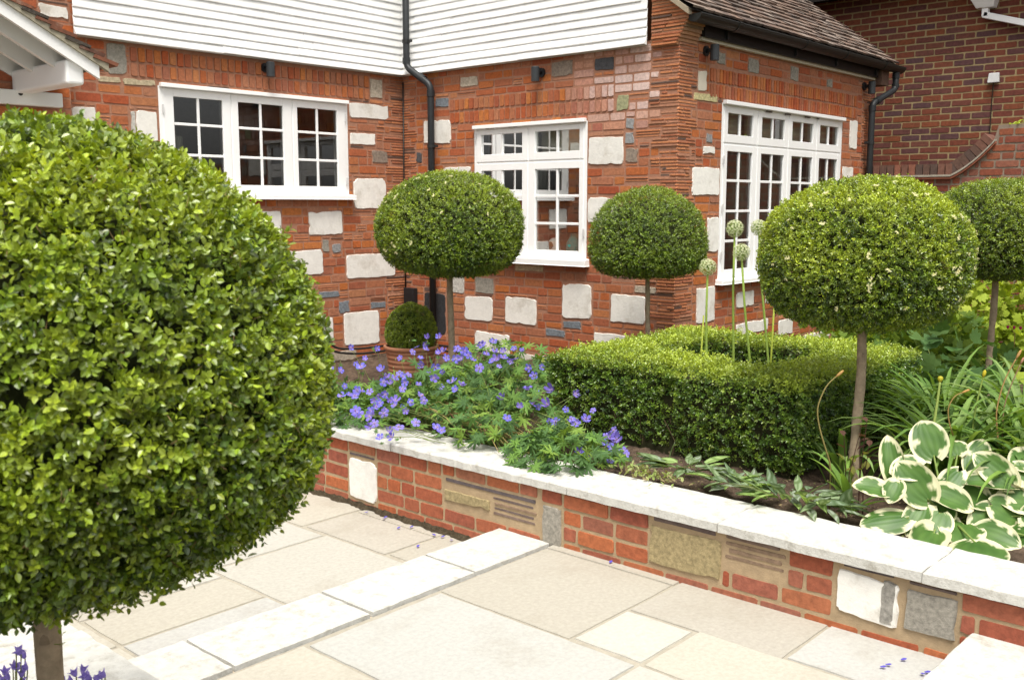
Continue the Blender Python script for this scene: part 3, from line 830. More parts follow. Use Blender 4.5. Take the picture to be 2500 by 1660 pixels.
g = G(); g.tube([(-.03, 0, .01), (-.014, .012, -.05), (-.012, .015, -.55), (-.012, .017, -1.1)], .0055, (.03, .025, .02), n=6); g.build('wire', M_BLACK, bx_, True)

XG = 10.95
mapG = lambda u, z, d: (XG - d, u, z)
gw = thing('garden_wall', 'old brick garden wall sweeping up to the right under a brick coping', 'wall', (XG, 3, 0))
ginv = Matrix.Translation((-XG, -3, 0))
def gpart(o): o.parent = gw; o.matrix_parent_inverse = ginv; return o
def gtop(y):   # underside of the coping
    if y > 3.62: return 2.03
    if y > 3.19: 
        t = (3.62 - y) / .43; return 2.03 + .36 * (t * .55 + .45 * t * t)
    return 2.55
OB = [(.2211, .0676, .0337), (.1904, .0523, .0307), (.2456, .0798, .0368), (.1658, .0553, .0368), (.2088, .0798, .0553)]
def ob_(u, z):
    c = lerp(random.choice(OB), random.choice(OB), random.random()); return lerp(c, (.3, .2, .17), max(0, random.uniform(-.6, .25)))
g = G()
seg = [4.547, 3.62] + list(np.linspace(3.62, 3.19, 9)[1:]) + [3.185, -2.5]
for a, b in zip(seg, seg[1:]):
    V = [(XG, a, 0), (XG, b, 0), (XG, b, gtop(b)), (XG, a, gtop(a + -1e-4)), (XG + .22, a, 0), (XG + .22, b, 0), (XG + .22, b, gtop(b)), (XG + .22, a, gtop(a - 1e-4))]
    g.add(V, [(0, 1, 2, 3), (7, 6, 5, 4), (3, 2, 6, 7), (0, 4, 5, 1)], (.22, .17, .13), 1)
bl = [(3.19 + .43 * i / 8, 3.19 + .43 * (i + 1) / 8, gtop(3.19 + .43 * (i + .5) / 8), 4) for i in range(8)] + [(3.62, 4.6, 2.03, 4)]
fill(g, mapG, True, -2.5, 4.547, .2, 2.55, bl, ob_, course=.08, tiles=0, proud=.005, gap=.014)
gpart(g.build('wall', [M_OLDB, M_MORTAR]))
# brick on edge coping with tile nib below
g = G()
path = [(4.53, 2.03), (3.62, 2.03)] + [(y, gtop(y)) for y in np.linspace(3.60, 3.2, 12)]
path = np.array(path); dd = np.r_[0, np.cumsum(np.linalg.norm(np.diff(path, axis=0), axis=1))]
s = 0.0
while s < dd[-1] - .05:
    m_ = s + .038
    y, z = np.interp(m_, dd, path[:, 0]), np.interp(m_, dd, path[:, 1])
    y2, z2 = np.interp(m_ + .01, dd, path[:, 0]), np.interp(m_ + .01, dd, path[:, 1])
    t = np.array((y2 - y, z2 - z)); t /= np.linalg.norm(t); n = np.array((-t[1], t[0]));
    if n[1] < 0: n = -n
    hw = .033 + jit(.002); hh = .115
    V = []
    for x in (XG - .035 + jit(.003), XG + .25):
        for a, b in ((-hw, .03), (hw, .03), (hw, .03 + hh), (-hw, .03 + hh)):
            q = np.array((y, z)) + t * a + n * b; V.append((x, q[0], q[1]))
    g.add(V, [(0, 1, 2, 3), (7, 6, 5, 4), (0, 4, 5, 1), (1, 5, 6, 2), (2, 6, 7, 3), (3, 7, 4, 0)], random.choice([(.1, .055, .04), (.14, .065, .045), (.2, .08, .05), (.08, .05, .04)]), 0)
    s += .077
for off, pr, col in ((.012, .06, (.3, .27, .22)), (-.012, .05, (.28, .1, .06))):
    for i in range(len(path) - 1):
        a, b = path[i], path[i + 1]
        V = [(XG - pr, a[0], a[1] + off), (XG - pr, b[0], b[1] + off), (XG - pr, b[0], b[1] + off + .02), (XG - pr, a[0], a[1] + off + .02),
             (XG + .2, a[0], a[1] + off), (XG + .2, b[0], b[1] + off), (XG + .2, b[0], b[1] + off + .02), (XG + .2, a[0], a[1] + off + .02)]
        g.add(V, [(0, 1, 2, 3), (7, 6, 5, 4), (0, 4, 5, 1), (1, 5, 6, 2), (2, 6, 7, 3), (3, 7, 4, 0)], col, 1)
gpart(g.build('coping', [M_OLDB, M_MORTAR]))

# ------------------------------------------------------------------ ground, paving
g = G(); g.add([(-300, -300, -.35), (300, -300, -.35), (300, 300, -.35), (-300, 300, -.35)], [(0, 1, 2, 3)], (.1, .09, .06)); struct(g.build('ground', M_SOIL))

def paving(name, slabs, z, bed, colors):
    g = G()
    g.box((bed[0], bed[2], z - .2), (bed[1], bed[3], z - .006), (.335, .305, .245), 1)
    for i, (x0, x1, y0, y1, ck) in enumerate(slabs):
        k_ = random.uniform(.95, 1.05); c = tuple(v * k_ for v in colors[ck])
        gp = .0032
        P = []
        def e(ax, ay, bx, by):
            L = math.hypot(bx - ax, by - ay); k = max(2, int(L / .07))
            for q in range(k):
                t = q / k; P.append((ax + (bx - ax) * t + jit(.0025), ay + (by - ay) * t + jit(.0025)))
        x0 += gp; x1 -= gp; y0 += gp; y1 -= gp
        e(x0, y0, x1, y0); e(x1, y0, x1, y1); e(x1, y1, x0, y1); e(x0, y1, x0, y0)
        slab2d(g, lambda u, v, d: (u, v, z + d), False, P, -.03, jit(.0015), .004, c, 0)
    return struct(g.build(name, [M_SLAB, M_MORTAR]))
SL = {'g': (.395, .39, .36), 'b': (.39, .365, .305), 't': (.365, .34, .285), 'w': (.41, .395, .35), 'p': (.36, .335, .285), 'gl': (.375, .37, .345), 'gt': (.37, .355, .31)}
right = [(3.745, 3.84, 2.365, 3.13, 't'), (2.98, 3.745, 2.365, 3.12, 't'), (2.24, 2.975, 2.035, 3.10, 'g'), (3.0, 3.375, 2.03, 2.36, 'w'), (3.385, 3.84, 1.645, 2.36, 'p'),
         (3.41, 3.84, 1.05, 1.64, 'gl'), (2.99, 3.40, 1.0, 2.02, 'b'), (2.24, 2.985, 1.2, 2.03, 'w'), (1.38, 2.235, 2.3, 3.115, 'b'), (1.38, 2.235, 1.3, 2.295, 'g'),
         (2.24, 2.985, .2, 1.195, 'b'), (1.0, 2.235, .2, 1.295, 't'), (2.99, 3.8, -.6, .99, 't'), (1.0, 2.985, -1.5, .195, 'g')]
paving('paving', right, .02, (.5, 3.86, -1.6, 3.13), SL)
left = [(3.36, 3.85, 3.3, 3.905, 't'), (3.345, 3.72, 3.915, 4.615, 'p'), (3.725, 3.85, 3.915, 4.615, 't'), (3.33, 3.85, 4.63, 5.35, 't'), (2.60, 3.335, 3.3, 4.40, 'gt'), (2.60, 3.32, 4.41, 4.9, 'w'),
        (1.87, 2.59, 3.905, 4.265, 'b'), (1.87, 2.59, 3.3, 3.895, 'gl'), (1.86, 2.22, 4.275, 5.1, 'p'), (2.23, 2.59, 4.275, 4.9, 'w'), (1.3, 1.86, 3.3, 3.9, 'b'), (1.3, 1.86, 3.905, 5.1, 'b'),
        (1.3, 2.2, 5.11, 6.2, 't'), (2.21, 3.3, 4.91, 5.9, 'g'), (3.31, 3.85, 5.36, 6.4, 'b'), (2.21, 3.3, 5.91, 6.9, 't'), (1.3, 2.2, 6.21, 7.8, 'g'), (2.21, 3.85, 6.91, 7.8, 'b')]
paving('paving', left, -.10, (.6, 3.86, 3.2, 7.9), SL)
# white border course that forms a low step between the two levels
g = G()
cuts = [1.3, 1.94, 2.612, 3.25, 3.806]
for a, b in zip(cuts, cuts[1:]):
    P = []
    def e(ax, ay, bx, by):
        L = math.hypot(bx - ax, by - ay); k = max(2, int(L / .05))
        for q in range(k):
            t = q / k; P.append((ax + (bx - ax) * t + jit(.004), ay + (by - ay) * t + jit(.004)))
    e(a + .003, 3.145, b - .003, 3.145); e(b - .003, 3.145, b - .003, 3.505); e(b - .003, 3.505, a + .003, 3.505); e(a + .003, 3.505, a + .003, 3.145)
    slab2d(g, lambda u, v, d: (u, v, .024 + d), False, P, -.13, jit(.001), .005, (.50, .49, .45), 0)
g.box((1.3, 3.15, -.2), (3.806, 3.50, -.0), (.5, .42, .31), 0)
struct(g.build('paving_border', M_COPING))

def rough_block(g, a, b, c, m=0, step=.06, j=.005):
    """stone block with slightly broken edges"""
    (x0, y0, z0), (x1, y1, z1) = a, b
    P = []
    def e(ax, ay, bx, by):
        L = math.hypot(bx - ax, by - ay); k = max(2, int(L / step))
        for q in range(k):
            t = q / k; P.append((ax + (bx - ax) * t + jit(j), ay + (by - ay) * t + jit(j)))
    e(x0, y0, x1, y0); e(x1, y0, x1, y1); e(x1, y1, x0, y1); e(x0, y1, x0, y0)
    P = np.array(P); n = len(P); ctr = P.mean(0); w = np.ptp(P, axis=0); Q = ctr + (P - ctr) * (1 - 2 * .008 / w)
    jz = np.array([jit(.0022) for _ in P])
    V = np.concatenate((np.c_[P, np.full(n, z0)], np.c_[P, z1 - .009 + jz], np.c_[Q, np.full(n, z1)]))
    F = [(i, (i + 1) % n, n + (i + 1) % n, n + i) for i in range(n)] + [(n + i, n + (i + 1) % n, 2 * n + (i + 1) % n, 2 * n + i) for i in range(n)]
    F += [tuple(2 * n + i for i in range(n)), tuple(range(n))[::-1]]
    g.add(V, F, c, m)
g = G(); rough_block(g, (3.0, .35, .0), (3.815, 1.095, .157), (.50, .49, .45)); 
tag(g.build('stone_step', M_COPING), 'white stone step in the bottom right corner against the brick planter wall', 'step')

# ------------------------------------------------------------------ raised planter walls
XR = 3.806
mapR = lambda u, z, d: (XR - d, u, z)
RB = [(.31, .082, .036), (.27, .068, .034), (.35, .10, .038), (.25, .07, .042), (.29, .09, .055), (.37, .115, .045)]
def rb(u, z):
    c = lerp(random.choice(RB), random.choice(RB), random.random())
    return lerp(c, (.22, .12, .085), random.random() ** 2 * .5)
pw = thing('planter_wall', 'low red brick planter wall with white stone coping and inset stones', 'wall', (XR, 3, 0))
rinv = Matrix.Translation((-XR, -3, 0))
def rpart(o): o.parent = pw; o.matrix_parent_inverse = rinv; return o
g = G()
MR = (.36, .265, .16)
backing(g, mapR, True, -2.0, 7.88, -.2, .31, [], MR, 1)
RST = [(4.515, 4.778, -.055, .205, 'w'), (3.57, 3.935, .10, .165, 'y'), (3.07, 3.208, .005, .222, 'g'), (2.16, 2.538, .074, .262, 'y'), (1.367, 1.627, .086, .278, 'w'), (1.14, 1.347, .095, .268, 'g')]
TST = [(3.23, 3.945, .20, .232), (3.23, 3.56, .085, .195), (2.16, 2.538, .268, .306), (1.841, 2.151, .183, .306), (1.367, 1.627, .283, .306), (1.14, 1.347, .275, .30), (4.515, 4.778, .21, .235)]
for a, b, p, q, t in RST:
    stone(g, mapR, True, a, b, p, q, SCOL[t], 2 if t == 'w' else 3, .009, .004)
stone(g, mapR, True, 1.369, 1.43, .089, .276, (.27, .255, .225), 3, .0105, .006)
for a, b, p, q in TST:
    n = max(1, round((q - p) / .03)); h = (q - p) / n
    for i in range(n):
        brick(g, mapR, True, a + .004 + random.random() * .03, b - .004 - random.random() * .03, p + i * h + h * .28, p + (i + 1) * h - .002, random.choice([(.13, .095, .085), (.17, .12, .095), (.22, .15, .1), (.1, .08, .08)]), 0, .004, .002)
bl = [(a - .004, b + .004, p - .006, q + .006) for a, b, p, q, t in RST] + [(a, b, p - .004, q + .004) for a, b, p, q in TST]
fill(g, mapR, True, -2.0, 7.88, -.118, .31, bl, rb, course=.0855, tiles=0, lens=(.228, .228, .228, .228, .115, .19), proud=.004, gap=.012)
# mossy foot of the wall
rpart(g.build('brick_face', [M_OLDB, M_MORTAR, M_STONE, M_RSTONE]))
cuts = [7.88, 6.8, 5.6, 4.35, 3.02, 2.165, 1.27, .2, -.9, -2.0]
for a, b in zip(cuts, cuts[1:]):
    g = G(); rough_block(g, (3.772 + jit(.002), b + .0015, .312), (4.128 + jit(.004), a - .0015, .36), (.51, .50, .46)); rpart(g.build('coping_stone', M_COPING))
g = G(); g.box((3.83, -2, -.2), (4.05, 7.87, .311), MR); rpart(g.build('core', M_MORTAR))

pw2 = thing('planter_wall', 'low white coped wall under the big topiary in the bottom left corner', 'wall', (1.2, 3, 0))
r2inv = Matrix.Translation((-1.2, -3, 0))
g = G(); g.box((1.09, .6, -.2), (1.345, 5.6, .311), MR)
mapQ = lambda u, z, d: (1.345 + d, u, z)
fill(g, mapQ, False, .6, 5.6, -.14, .31, [], rb, tiles=0)
o = g.build('brick_face', M_OLDB); o.parent = pw2; o.matrix_parent_inverse = r2inv
for a, b in ((5.6, 4.4), (4.4, 3.15), (3.15, 2.0), (2.0, .6)):
    g = G(); rough_block(g, (1.055, b + .002, .312), (1.378, a - .002, .36), (.51, .50, .46)); o = g.build('coping_stone', M_COPING); o.parent = pw2; o.matrix_parent_inverse = r2inv

g = G(); n = 90; V = []
for i in range(n + 1):
    y = 3.51 + 2.2 * i / n; w_ = .009 + .006 * math.sin(i * .7) + random.uniform(0, .008)
    V += [(3.803, y, -.07 + jit(.006)), (3.803 - w_, y, -.088 + jit(.004)), (3.803 - w_ * 1.8, y, -.1)]
g.add(V, [(3 * i + j, 3 * i + j + 1, 3 * i + j + 4, 3 * i + j + 3) for i in range(n) for j in range(2)], (.07, .055, .035))
o = g.build('moss', M_SOIL); o['kind'] = 'stuff'
# soil beds
def soil(x0, x1, y0, y1, z, st=.05, amp=.02):
    nx, ny = int((x1 - x0) / st), int((y1 - y0) / st)
    X, Y = np.meshgrid(np.linspace(x0, x1, nx + 1), np.linspace(y0, y1, ny + 1), indexing='ij')
    Z = z + amp * (np.sin(X * 5.1 + Y * 2.3) * .4 + np.sin(X * 13 - Y * 9) * .3) + RNG.normal(0, amp * .35, X.shape)
    g = G(); V = np.c_[X.ravel(), Y.ravel(), Z.ravel()]
    F = [(i * (ny + 1) + j, (i + 1) * (ny + 1) + j, (i + 1) * (ny + 1) + j + 1, i * (ny + 1) + j + 1) for i in range(nx) for j in range(ny)]
    c = np.array((.10, .07, .05)) * RNG.uniform(.7, 1.35, (len(V), 1))
    g.add(V, F, c); return struct(g.build('soil', M_SOIL, smooth=True))
soil(4.05, 7.15, -2, 6.85, .29)
soil(7.1, 10.97, -2, 4.6, .28, .08)
soil(4.0, 7.15, 6.85, 7.93, .2)
soil(.25, 1.07, .6, 5.6, .29)

# ------------------------------------------------------------------ foliage engine
def unit(v): return v / (np.linalg.norm(v, axis=-1, keepdims=True) + 1e-12)
def leaf_tpl(w=.5, fold=.14, curl=.12, n=3):
    """pointed oval leaf along +y, length 1, folded on its midrib"""
    V = [(0, 0, 0)]
    prof = {2: [(.35, .9), (.72, .75)], 3: [(.22, .75), (.5, 1.0), (.8, .62)]}[n]
    for t, k in prof:
        z = -curl * t * t
        V += [(-w / 2 * k, t, z + fold * k * w), (0, t, z), (w / 2 * k, t, z + fold * k * w)]
    V.append((0, 1, -curl))
    F = [(0, 2, 1), (0, 3, 2)]
    for i in range(n - 1):
        a = 1 + 3 * i
        F += [(a, a + 1, a + 4, a + 3), (a + 1, a + 2, a + 5, a + 4)]
    a = 1 + 3 * (n - 1); e = 3 * n + 1
    F += [(a, a + 1, e), (a + 1, a + 2, e)]
    return np.array(V), F
LEAF3 = leaf_tpl(.62, .16, .12, 3)
LEAF2 = leaf_tpl(.62, .2, .12, 2)
LEAF1 = (np.array([(0, 0, 0), (-.28, .45, .07), (0, .5, -.02), (.28, .45, .07), (0, 1, -.1)]), [(0, 2, 1), (0, 3, 2), (1, 2, 4), (2, 3, 4)])

def frames(D, Nn):
    """matrices with columns side, direction, normal"""
    D = unit(D); Nn = unit(Nn - D * np.sum(Nn * D, axis=1, keepdims=True)); S = np.cross(D, Nn)
    return np.stack((S, D, Nn), axis=2)

def shoots(g, P, Nrm, leaf, L, k, slen, pal, tpl, m=0, up=.15, spread=.85, jitter=.55, lean=None, sizevar=.25, fresh_lit=None):
    """leafy shoots: pairs of leaves along short twigs standing on the clipped surface"""
    n = len(P)
    D = unit(Nrm + RNG.normal(0, jitter, P.shape) + np.array((0, 0, up)))
    ref = unit(RNG.normal(0, 1, P.shape)); X = unit(np.cross(D, ref)); Y = np.cross(D, X)
    base = pal[RNG.integers(0, len(pal), n)] * RNG.uniform(.78, 1.22, (n, 1))
    if fresh_lit is not None:
        fm = fresh_lit[0][:, None]; base = base * (1 - fm) + np.array(fresh_lit[1]) * RNG.uniform(.8, 1.2, (n, 1)) * fm
    for j in range(k):
        t = (j // 2 + RNG.uniform(-.2, .2, n)) / max(1, (k // 2))
        a = (j % 2) * PI + (j // 2) * PI / 2 + RNG.normal(0, .35, n)
        rad = X * np.cos(a)[:, None] + Y * np.sin(a)[:, None]
        tipness = (j // 2) / max(1, k // 2 - 1) if k > 2 else 1
        ld = unit(D * (.35 + .75 * tipness) + rad * spread + RNG.normal(0, .16, P.shape))
        nr = D * 1.0 - rad * .25 + RNG.normal(0, .22, P.shape)
        s = L * RNG.uniform(1 - sizevar, 1 + sizevar, n) * (1 - .18 * tipness)
        pos = P + D * (slen * (t - .75))[:, None] + rad * (L * .06)
        c = base * RNG.uniform(.85, 1.18, (n, 1)) * (1 + .22 * tipness)
        g.inst(tpl[0], tpl[1], frames(ld, nr) * s[:, None, None], pos, c, m)

def sines(P, f, seed):
    r = np.random.default_rng(seed); o = np.zeros(len(P))
    for i in range(6):
        k = unit(r.normal(0, 1, 3)) * f * r.uniform(.6, 1.7); o += np.sin(P @ k + r.uniform(0, 6.3))
    return o / 6

def ball_surface(n, R, ru, rl, p, seed, lump=.042):
    U = unit(RNG.normal(0, 1, (n, 3)))
    if isinstance(p, tuple): p = np.where(U[:, 2] > 0, p[0], p[1])
    rho = np.hypot(U[:, 0], U[:, 1]); a = np.abs(U[:, 2])
    s = (rho ** p + a ** p) ** (-1 / p)
    Q = U * s[:, None]
    sc = np.c_[np.full(n, R), np.full(n, R), np.where(Q[:, 2] > 0, ru, rl)]
    lum = 1 + lump * sines(Q, 5, seed) + lump * .6 * sines(Q, 13, seed + 1)
    P = Q * sc * lum[:, None]
    Gn = np.c_[Q[:, 0] / np.maximum(rho * s, 1e-6) * (rho * s) ** (p - 1), Q[:, 1] / np.maximum(rho * s, 1e-6) * (rho * s) ** (p - 1), np.sign(Q[:, 2]) * np.abs(Q[:, 2]) ** (p - 1)] / sc
    return P, unit(Gn)

PAL_T = np.array([(0.0820, 0.1395, 0.0123), (0.1366, 0.2151, 0.0144), (0.0478, 0.0872, 0.0123), (0.1776, 0.2674, 0.0164), (0.0410, 0.0721, 0.0144), (0.1025, 0.1628, 0.0205)])
PAL_H = np.array([(0.0699, 0.1400, 0.0146), (0.0524, 0.1064, 0.0134), (0.1165, 0.2072, 0.0179), (0.0349, 0.0784, 0.0134), (0.0874, 0.1568, 0.0202)])
FRESH_LIT = (.36, .43, .035)  # new growth green, kept bright to double as painted highlights

TWIGT = (np.array([(-.035, 0, 0), (.035, 0, 0), (0, .02, .05), (0, 1, 0)]), [(0, 1, 3), (1, 2, 3), (2, 0, 3)])

def cream_flower_mesh():
    g = G()
    for i in range(16):
        v = unit(RNG.normal(0, 1, 3)); v[2] = abs(v[2]); c = np.array(v) * np.array((.018, .018, .012)) * RNG.uniform(.4, 1)
        for q in range(4):
            a = q * PI / 2 + i; r = .0045
            g.add([c, c + np.array((r * math.cos(a - .4), r * math.sin(a - .4), .002)), c + np.array((r * 1.4 * math.cos(a), r * 1.4 * math.sin(a), .003)), c + np.array((r * math.cos(a + .4), r * math.sin(a + .4), .002))], [(0, 1, 2, 3)], (.85, .82, .5))
    return g.mesh('flower_cluster', M_PETAL)
CREAM = cream_flower_mesh()

def topiary(label, base, zc, R, ru, rl, p, nsh, leaf, trunk_r, seed, tpl, k=8, flowers=(), fresh_lit_amt=.35, top=None, lean=(0, 0)):
    t = thing('topiary_tree', label, 'topiary', base, 'clipped lollipop topiary trees')
    h = zc - base[2]
    g = G()
    P, Nn = ball_surface(nsh, R, ru, rl, p, seed)
    P[:, 2] += h; P[:, 0] += lean[0]; P[:, 1] += lean[1]
    depth = (RNG.normal(0, .5, nsh) + np.where(RNG.random(nsh) < .3, RNG.uniform(.5, 2.2, nsh), 0)) * leaf; P = P - Nn * depth[:, None]
    fm = np.clip(fresh_lit_amt * (.5 + 1.1 * sines(P / R, 7, seed + 5) + .6 * np.clip((P[:, 2] - h) / ru, -.6, 1) + RNG.normal(0, .45, nsh)), 0, .95)  # new growth, with light from above painted in as paler top leaves
    shoots(g, P, Nn, None, leaf, k, leaf * 2.4, PAL_T, tpl, 0, up=.2, jitter=.55, fresh_lit=(fm, FRESH_LIT))
    # unclipped sprigs standing proud, ragged underside
    ns = nsh // 20
    P3, N3 = ball_surface(ns, R, ru, rl, p, seed); P3[:, 2] += h; P3[:, 0] += lean[0]; P3[:, 1] += lean[1]
    low = np.clip((h - P3[:, 2]) / rl, 0, 1)[:, None]
    shoots(g, P3 + N3 * leaf * RNG.uniform(.2, 1.1, (ns, 1)) + np.array((0, 0, -1)) * low * leaf * RNG.uniform(0, 1.6, (ns, 1)), N3, None, leaf * .95, 6, leaf * 2.6, PAL_T, tpl, 0, up=.35, jitter=.5, fresh_lit=(np.clip(RNG.normal(fresh_lit_amt, .3, ns), 0, .95), FRESH_LIT))
    # bare twig tips
    nt_ = nsh // 8
    P4, N4 = ball_surface(nt_, R, ru, rl, p, seed); P4[:, 2] += h; P4[:, 0] += lean[0]; P4[:, 1] += lean[1]
    g.inst(TWIGT[0], TWIGT[1], frames(unit(N4 + RNG.normal(0, .6, P4.shape)), RNG.normal(0, 1, P4.shape)) * (leaf * RNG.uniform(.8, 2.0, nt_))[:, None, None], P4 - N4 * leaf * .6, np.array([(.26, .17, .08), (.33, .22, .12), (.22, .2, .06)])[RNG.integers(0, 3, nt_)], 1)
    # inner layer, seen in the gaps
    P2, N2 = ball_surface(nsh // 4, R * .93, ru * .93, rl * .9, p, seed + 9)
    P2[:, 2] += h; P2[:, 0] += lean[0]; P2[:, 1] += lean[1]
    shoots(g, P2, N2, None, leaf * 1.05, 4, leaf * 2, PAL_T * .9, LEAF1, 0, up=.0, jitter=.9)
    # solid dark core blocking the view through, inner shade put into its colour
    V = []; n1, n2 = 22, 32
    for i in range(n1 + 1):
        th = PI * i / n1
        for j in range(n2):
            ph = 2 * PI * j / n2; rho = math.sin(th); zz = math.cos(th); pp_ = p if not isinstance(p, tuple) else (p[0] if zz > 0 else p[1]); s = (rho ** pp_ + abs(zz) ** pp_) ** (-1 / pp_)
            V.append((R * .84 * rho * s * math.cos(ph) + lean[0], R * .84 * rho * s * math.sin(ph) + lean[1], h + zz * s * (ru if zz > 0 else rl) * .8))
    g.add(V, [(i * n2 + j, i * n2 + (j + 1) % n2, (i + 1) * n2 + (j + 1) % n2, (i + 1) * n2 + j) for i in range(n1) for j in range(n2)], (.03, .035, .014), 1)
    crown = g.build('crown', [M_LEAF_T, M_TWIG], t)
    g = G()
    zz = np.linspace(-.05, h, 16); r = np.random.default_rng(seed)
    X = np.c_[np.cumsum(r.normal(0, .0025, 16)), np.cumsum(r.normal(0, .0025, 16)), zz]
    X[:, 0] += np.linspace(0, lean[0], 16); X[:, 1] += np.linspace(0, lean[1], 16)
    X[1:, 0] += trunk_r * .35 * np.sin(zz[1:] * 4 + seed); X[1:, 1] += trunk_r * .35 * np.sin(zz[1:] * 5.3 + seed * 2)
    g.tube(X, trunk_r * (np.linspace(1.1, .92, 16) + r.normal(0, .05, 16)), (.30, .23, .155), n=12)
    for q in range(4):
        i_ = 3 + q * 3; a = r.uniform(0, 6.3); g.lathe([(trunk_r * .5, -.012), (trunk_r * .42, .0), (trunk_r * .3, .008), (0, .01)], X[i_] + np.array((math.cos(a), math.sin(a), 0)) * trunk_r * .72, 8, (.24, .18, .12))
    # upper limbs
    for i in range(6):
        a = i * PI / 3; g.tube([(lean[0], lean[1], h - rl * 1.08), (lean[0] + .3 * R * math.cos(a), lean[1] + .3 * R * math.sin(a), h - rl * .72), (lean[0] + .7 * R * math.cos(a), lean[1] + .7 * R * math.sin(a), h)], [trunk_r * .6, trunk_r * .4, .006], (.2, .15, .1), n=6)
    g.build('trunk', M_BARK, t, True)
    for q in range(flowers if isinstance(flowers, int) else 0):
        U = None
        for _ in range(200):
            Pf, Nf = ball_surface(1, R, ru, rl, p, seed); v = Nf[0]
            if v @ -_f > .25 and v[2] > -.55: break
        M = Matrix.Translation(Vector(Pf[0] + np.array((lean[0], lean[1], h)) + Nf[0] * .012)) @ Vector(Nf[0]).to_track_quat('Z', 'Y').to_matrix().to_4x4() @ Matrix.Rotation(random.random() * 6, 4, 'Z') @ Matrix.Scale(random.uniform(.5, 1.0), 4)
        link_mesh('flower_cluster', CREAM, t, M)
    return t

# big one close to the camera, lower left
c1 = CAM + 2.07 * unit(ray(102, 985) )
topiary('huge leafy clipped ball on a stem filling the left foreground', (c1[0], c1[1], .29), c1[2], .526, .52, .335, (2.1, 2.3), 17500, .0155, .0245, 21, LEAF3, k=8, fresh_lit_amt=.36)
# behind the violet flowers, in front of the inner corner
p2 = at_d(1101, 560, 7.9)
b2 = at_d(1101, 905, 7.9)
topiary('clipped ball on a stem behind the blue geraniums beside the gable window', (b2[0], b2[1], .29), p2[2], .562, .448, .35, (2.1, 3.0), 11500, .0152, .026, 33, LEAF2, k=8, flowers=26, fresh_lit_amt=.3)
# small dark one in front of the corner
p3 = at_d(1582, 600, 7.65)
topiary('smallest, darkest clipped ball in front of the brick corner of the bay', (p3[0], p3[1], .29), p3[2], .445, .44, .235, (2.15, 3.2), 9500, .0135, .0185, 45, LEAF1, k=8, fresh_lit_amt=.16)
# large one right of the middle
p4 = at_d(2108, 625, 5.12); b4 = at_z(2086, 1197, .30)
topiary('large clipped ball dotted with cream flowers, in front of the bay window', (b4[0], b4[1], .29), p4[2], .515, .392, .37, (2.25, 2.8), 13000, .0152, .0245, 57, LEAF2, k=8, flowers=44, fresh_lit_amt=.5, lean=(p4[0] - b4[0], p4[1] - b4[1]))
# partly hidden at the right edge
p5 = at_d(2440, 562, 7.2)
topiary('clipped ball on a stem cut off by the right edge of the picture', (p5[0], p5[1], .29), p5[2], .50, .36, .345, (2.2, 3.2), 9000, .0155, .0235, 69, LEAF1, k=8, flowers=4, fresh_lit_amt=.28)

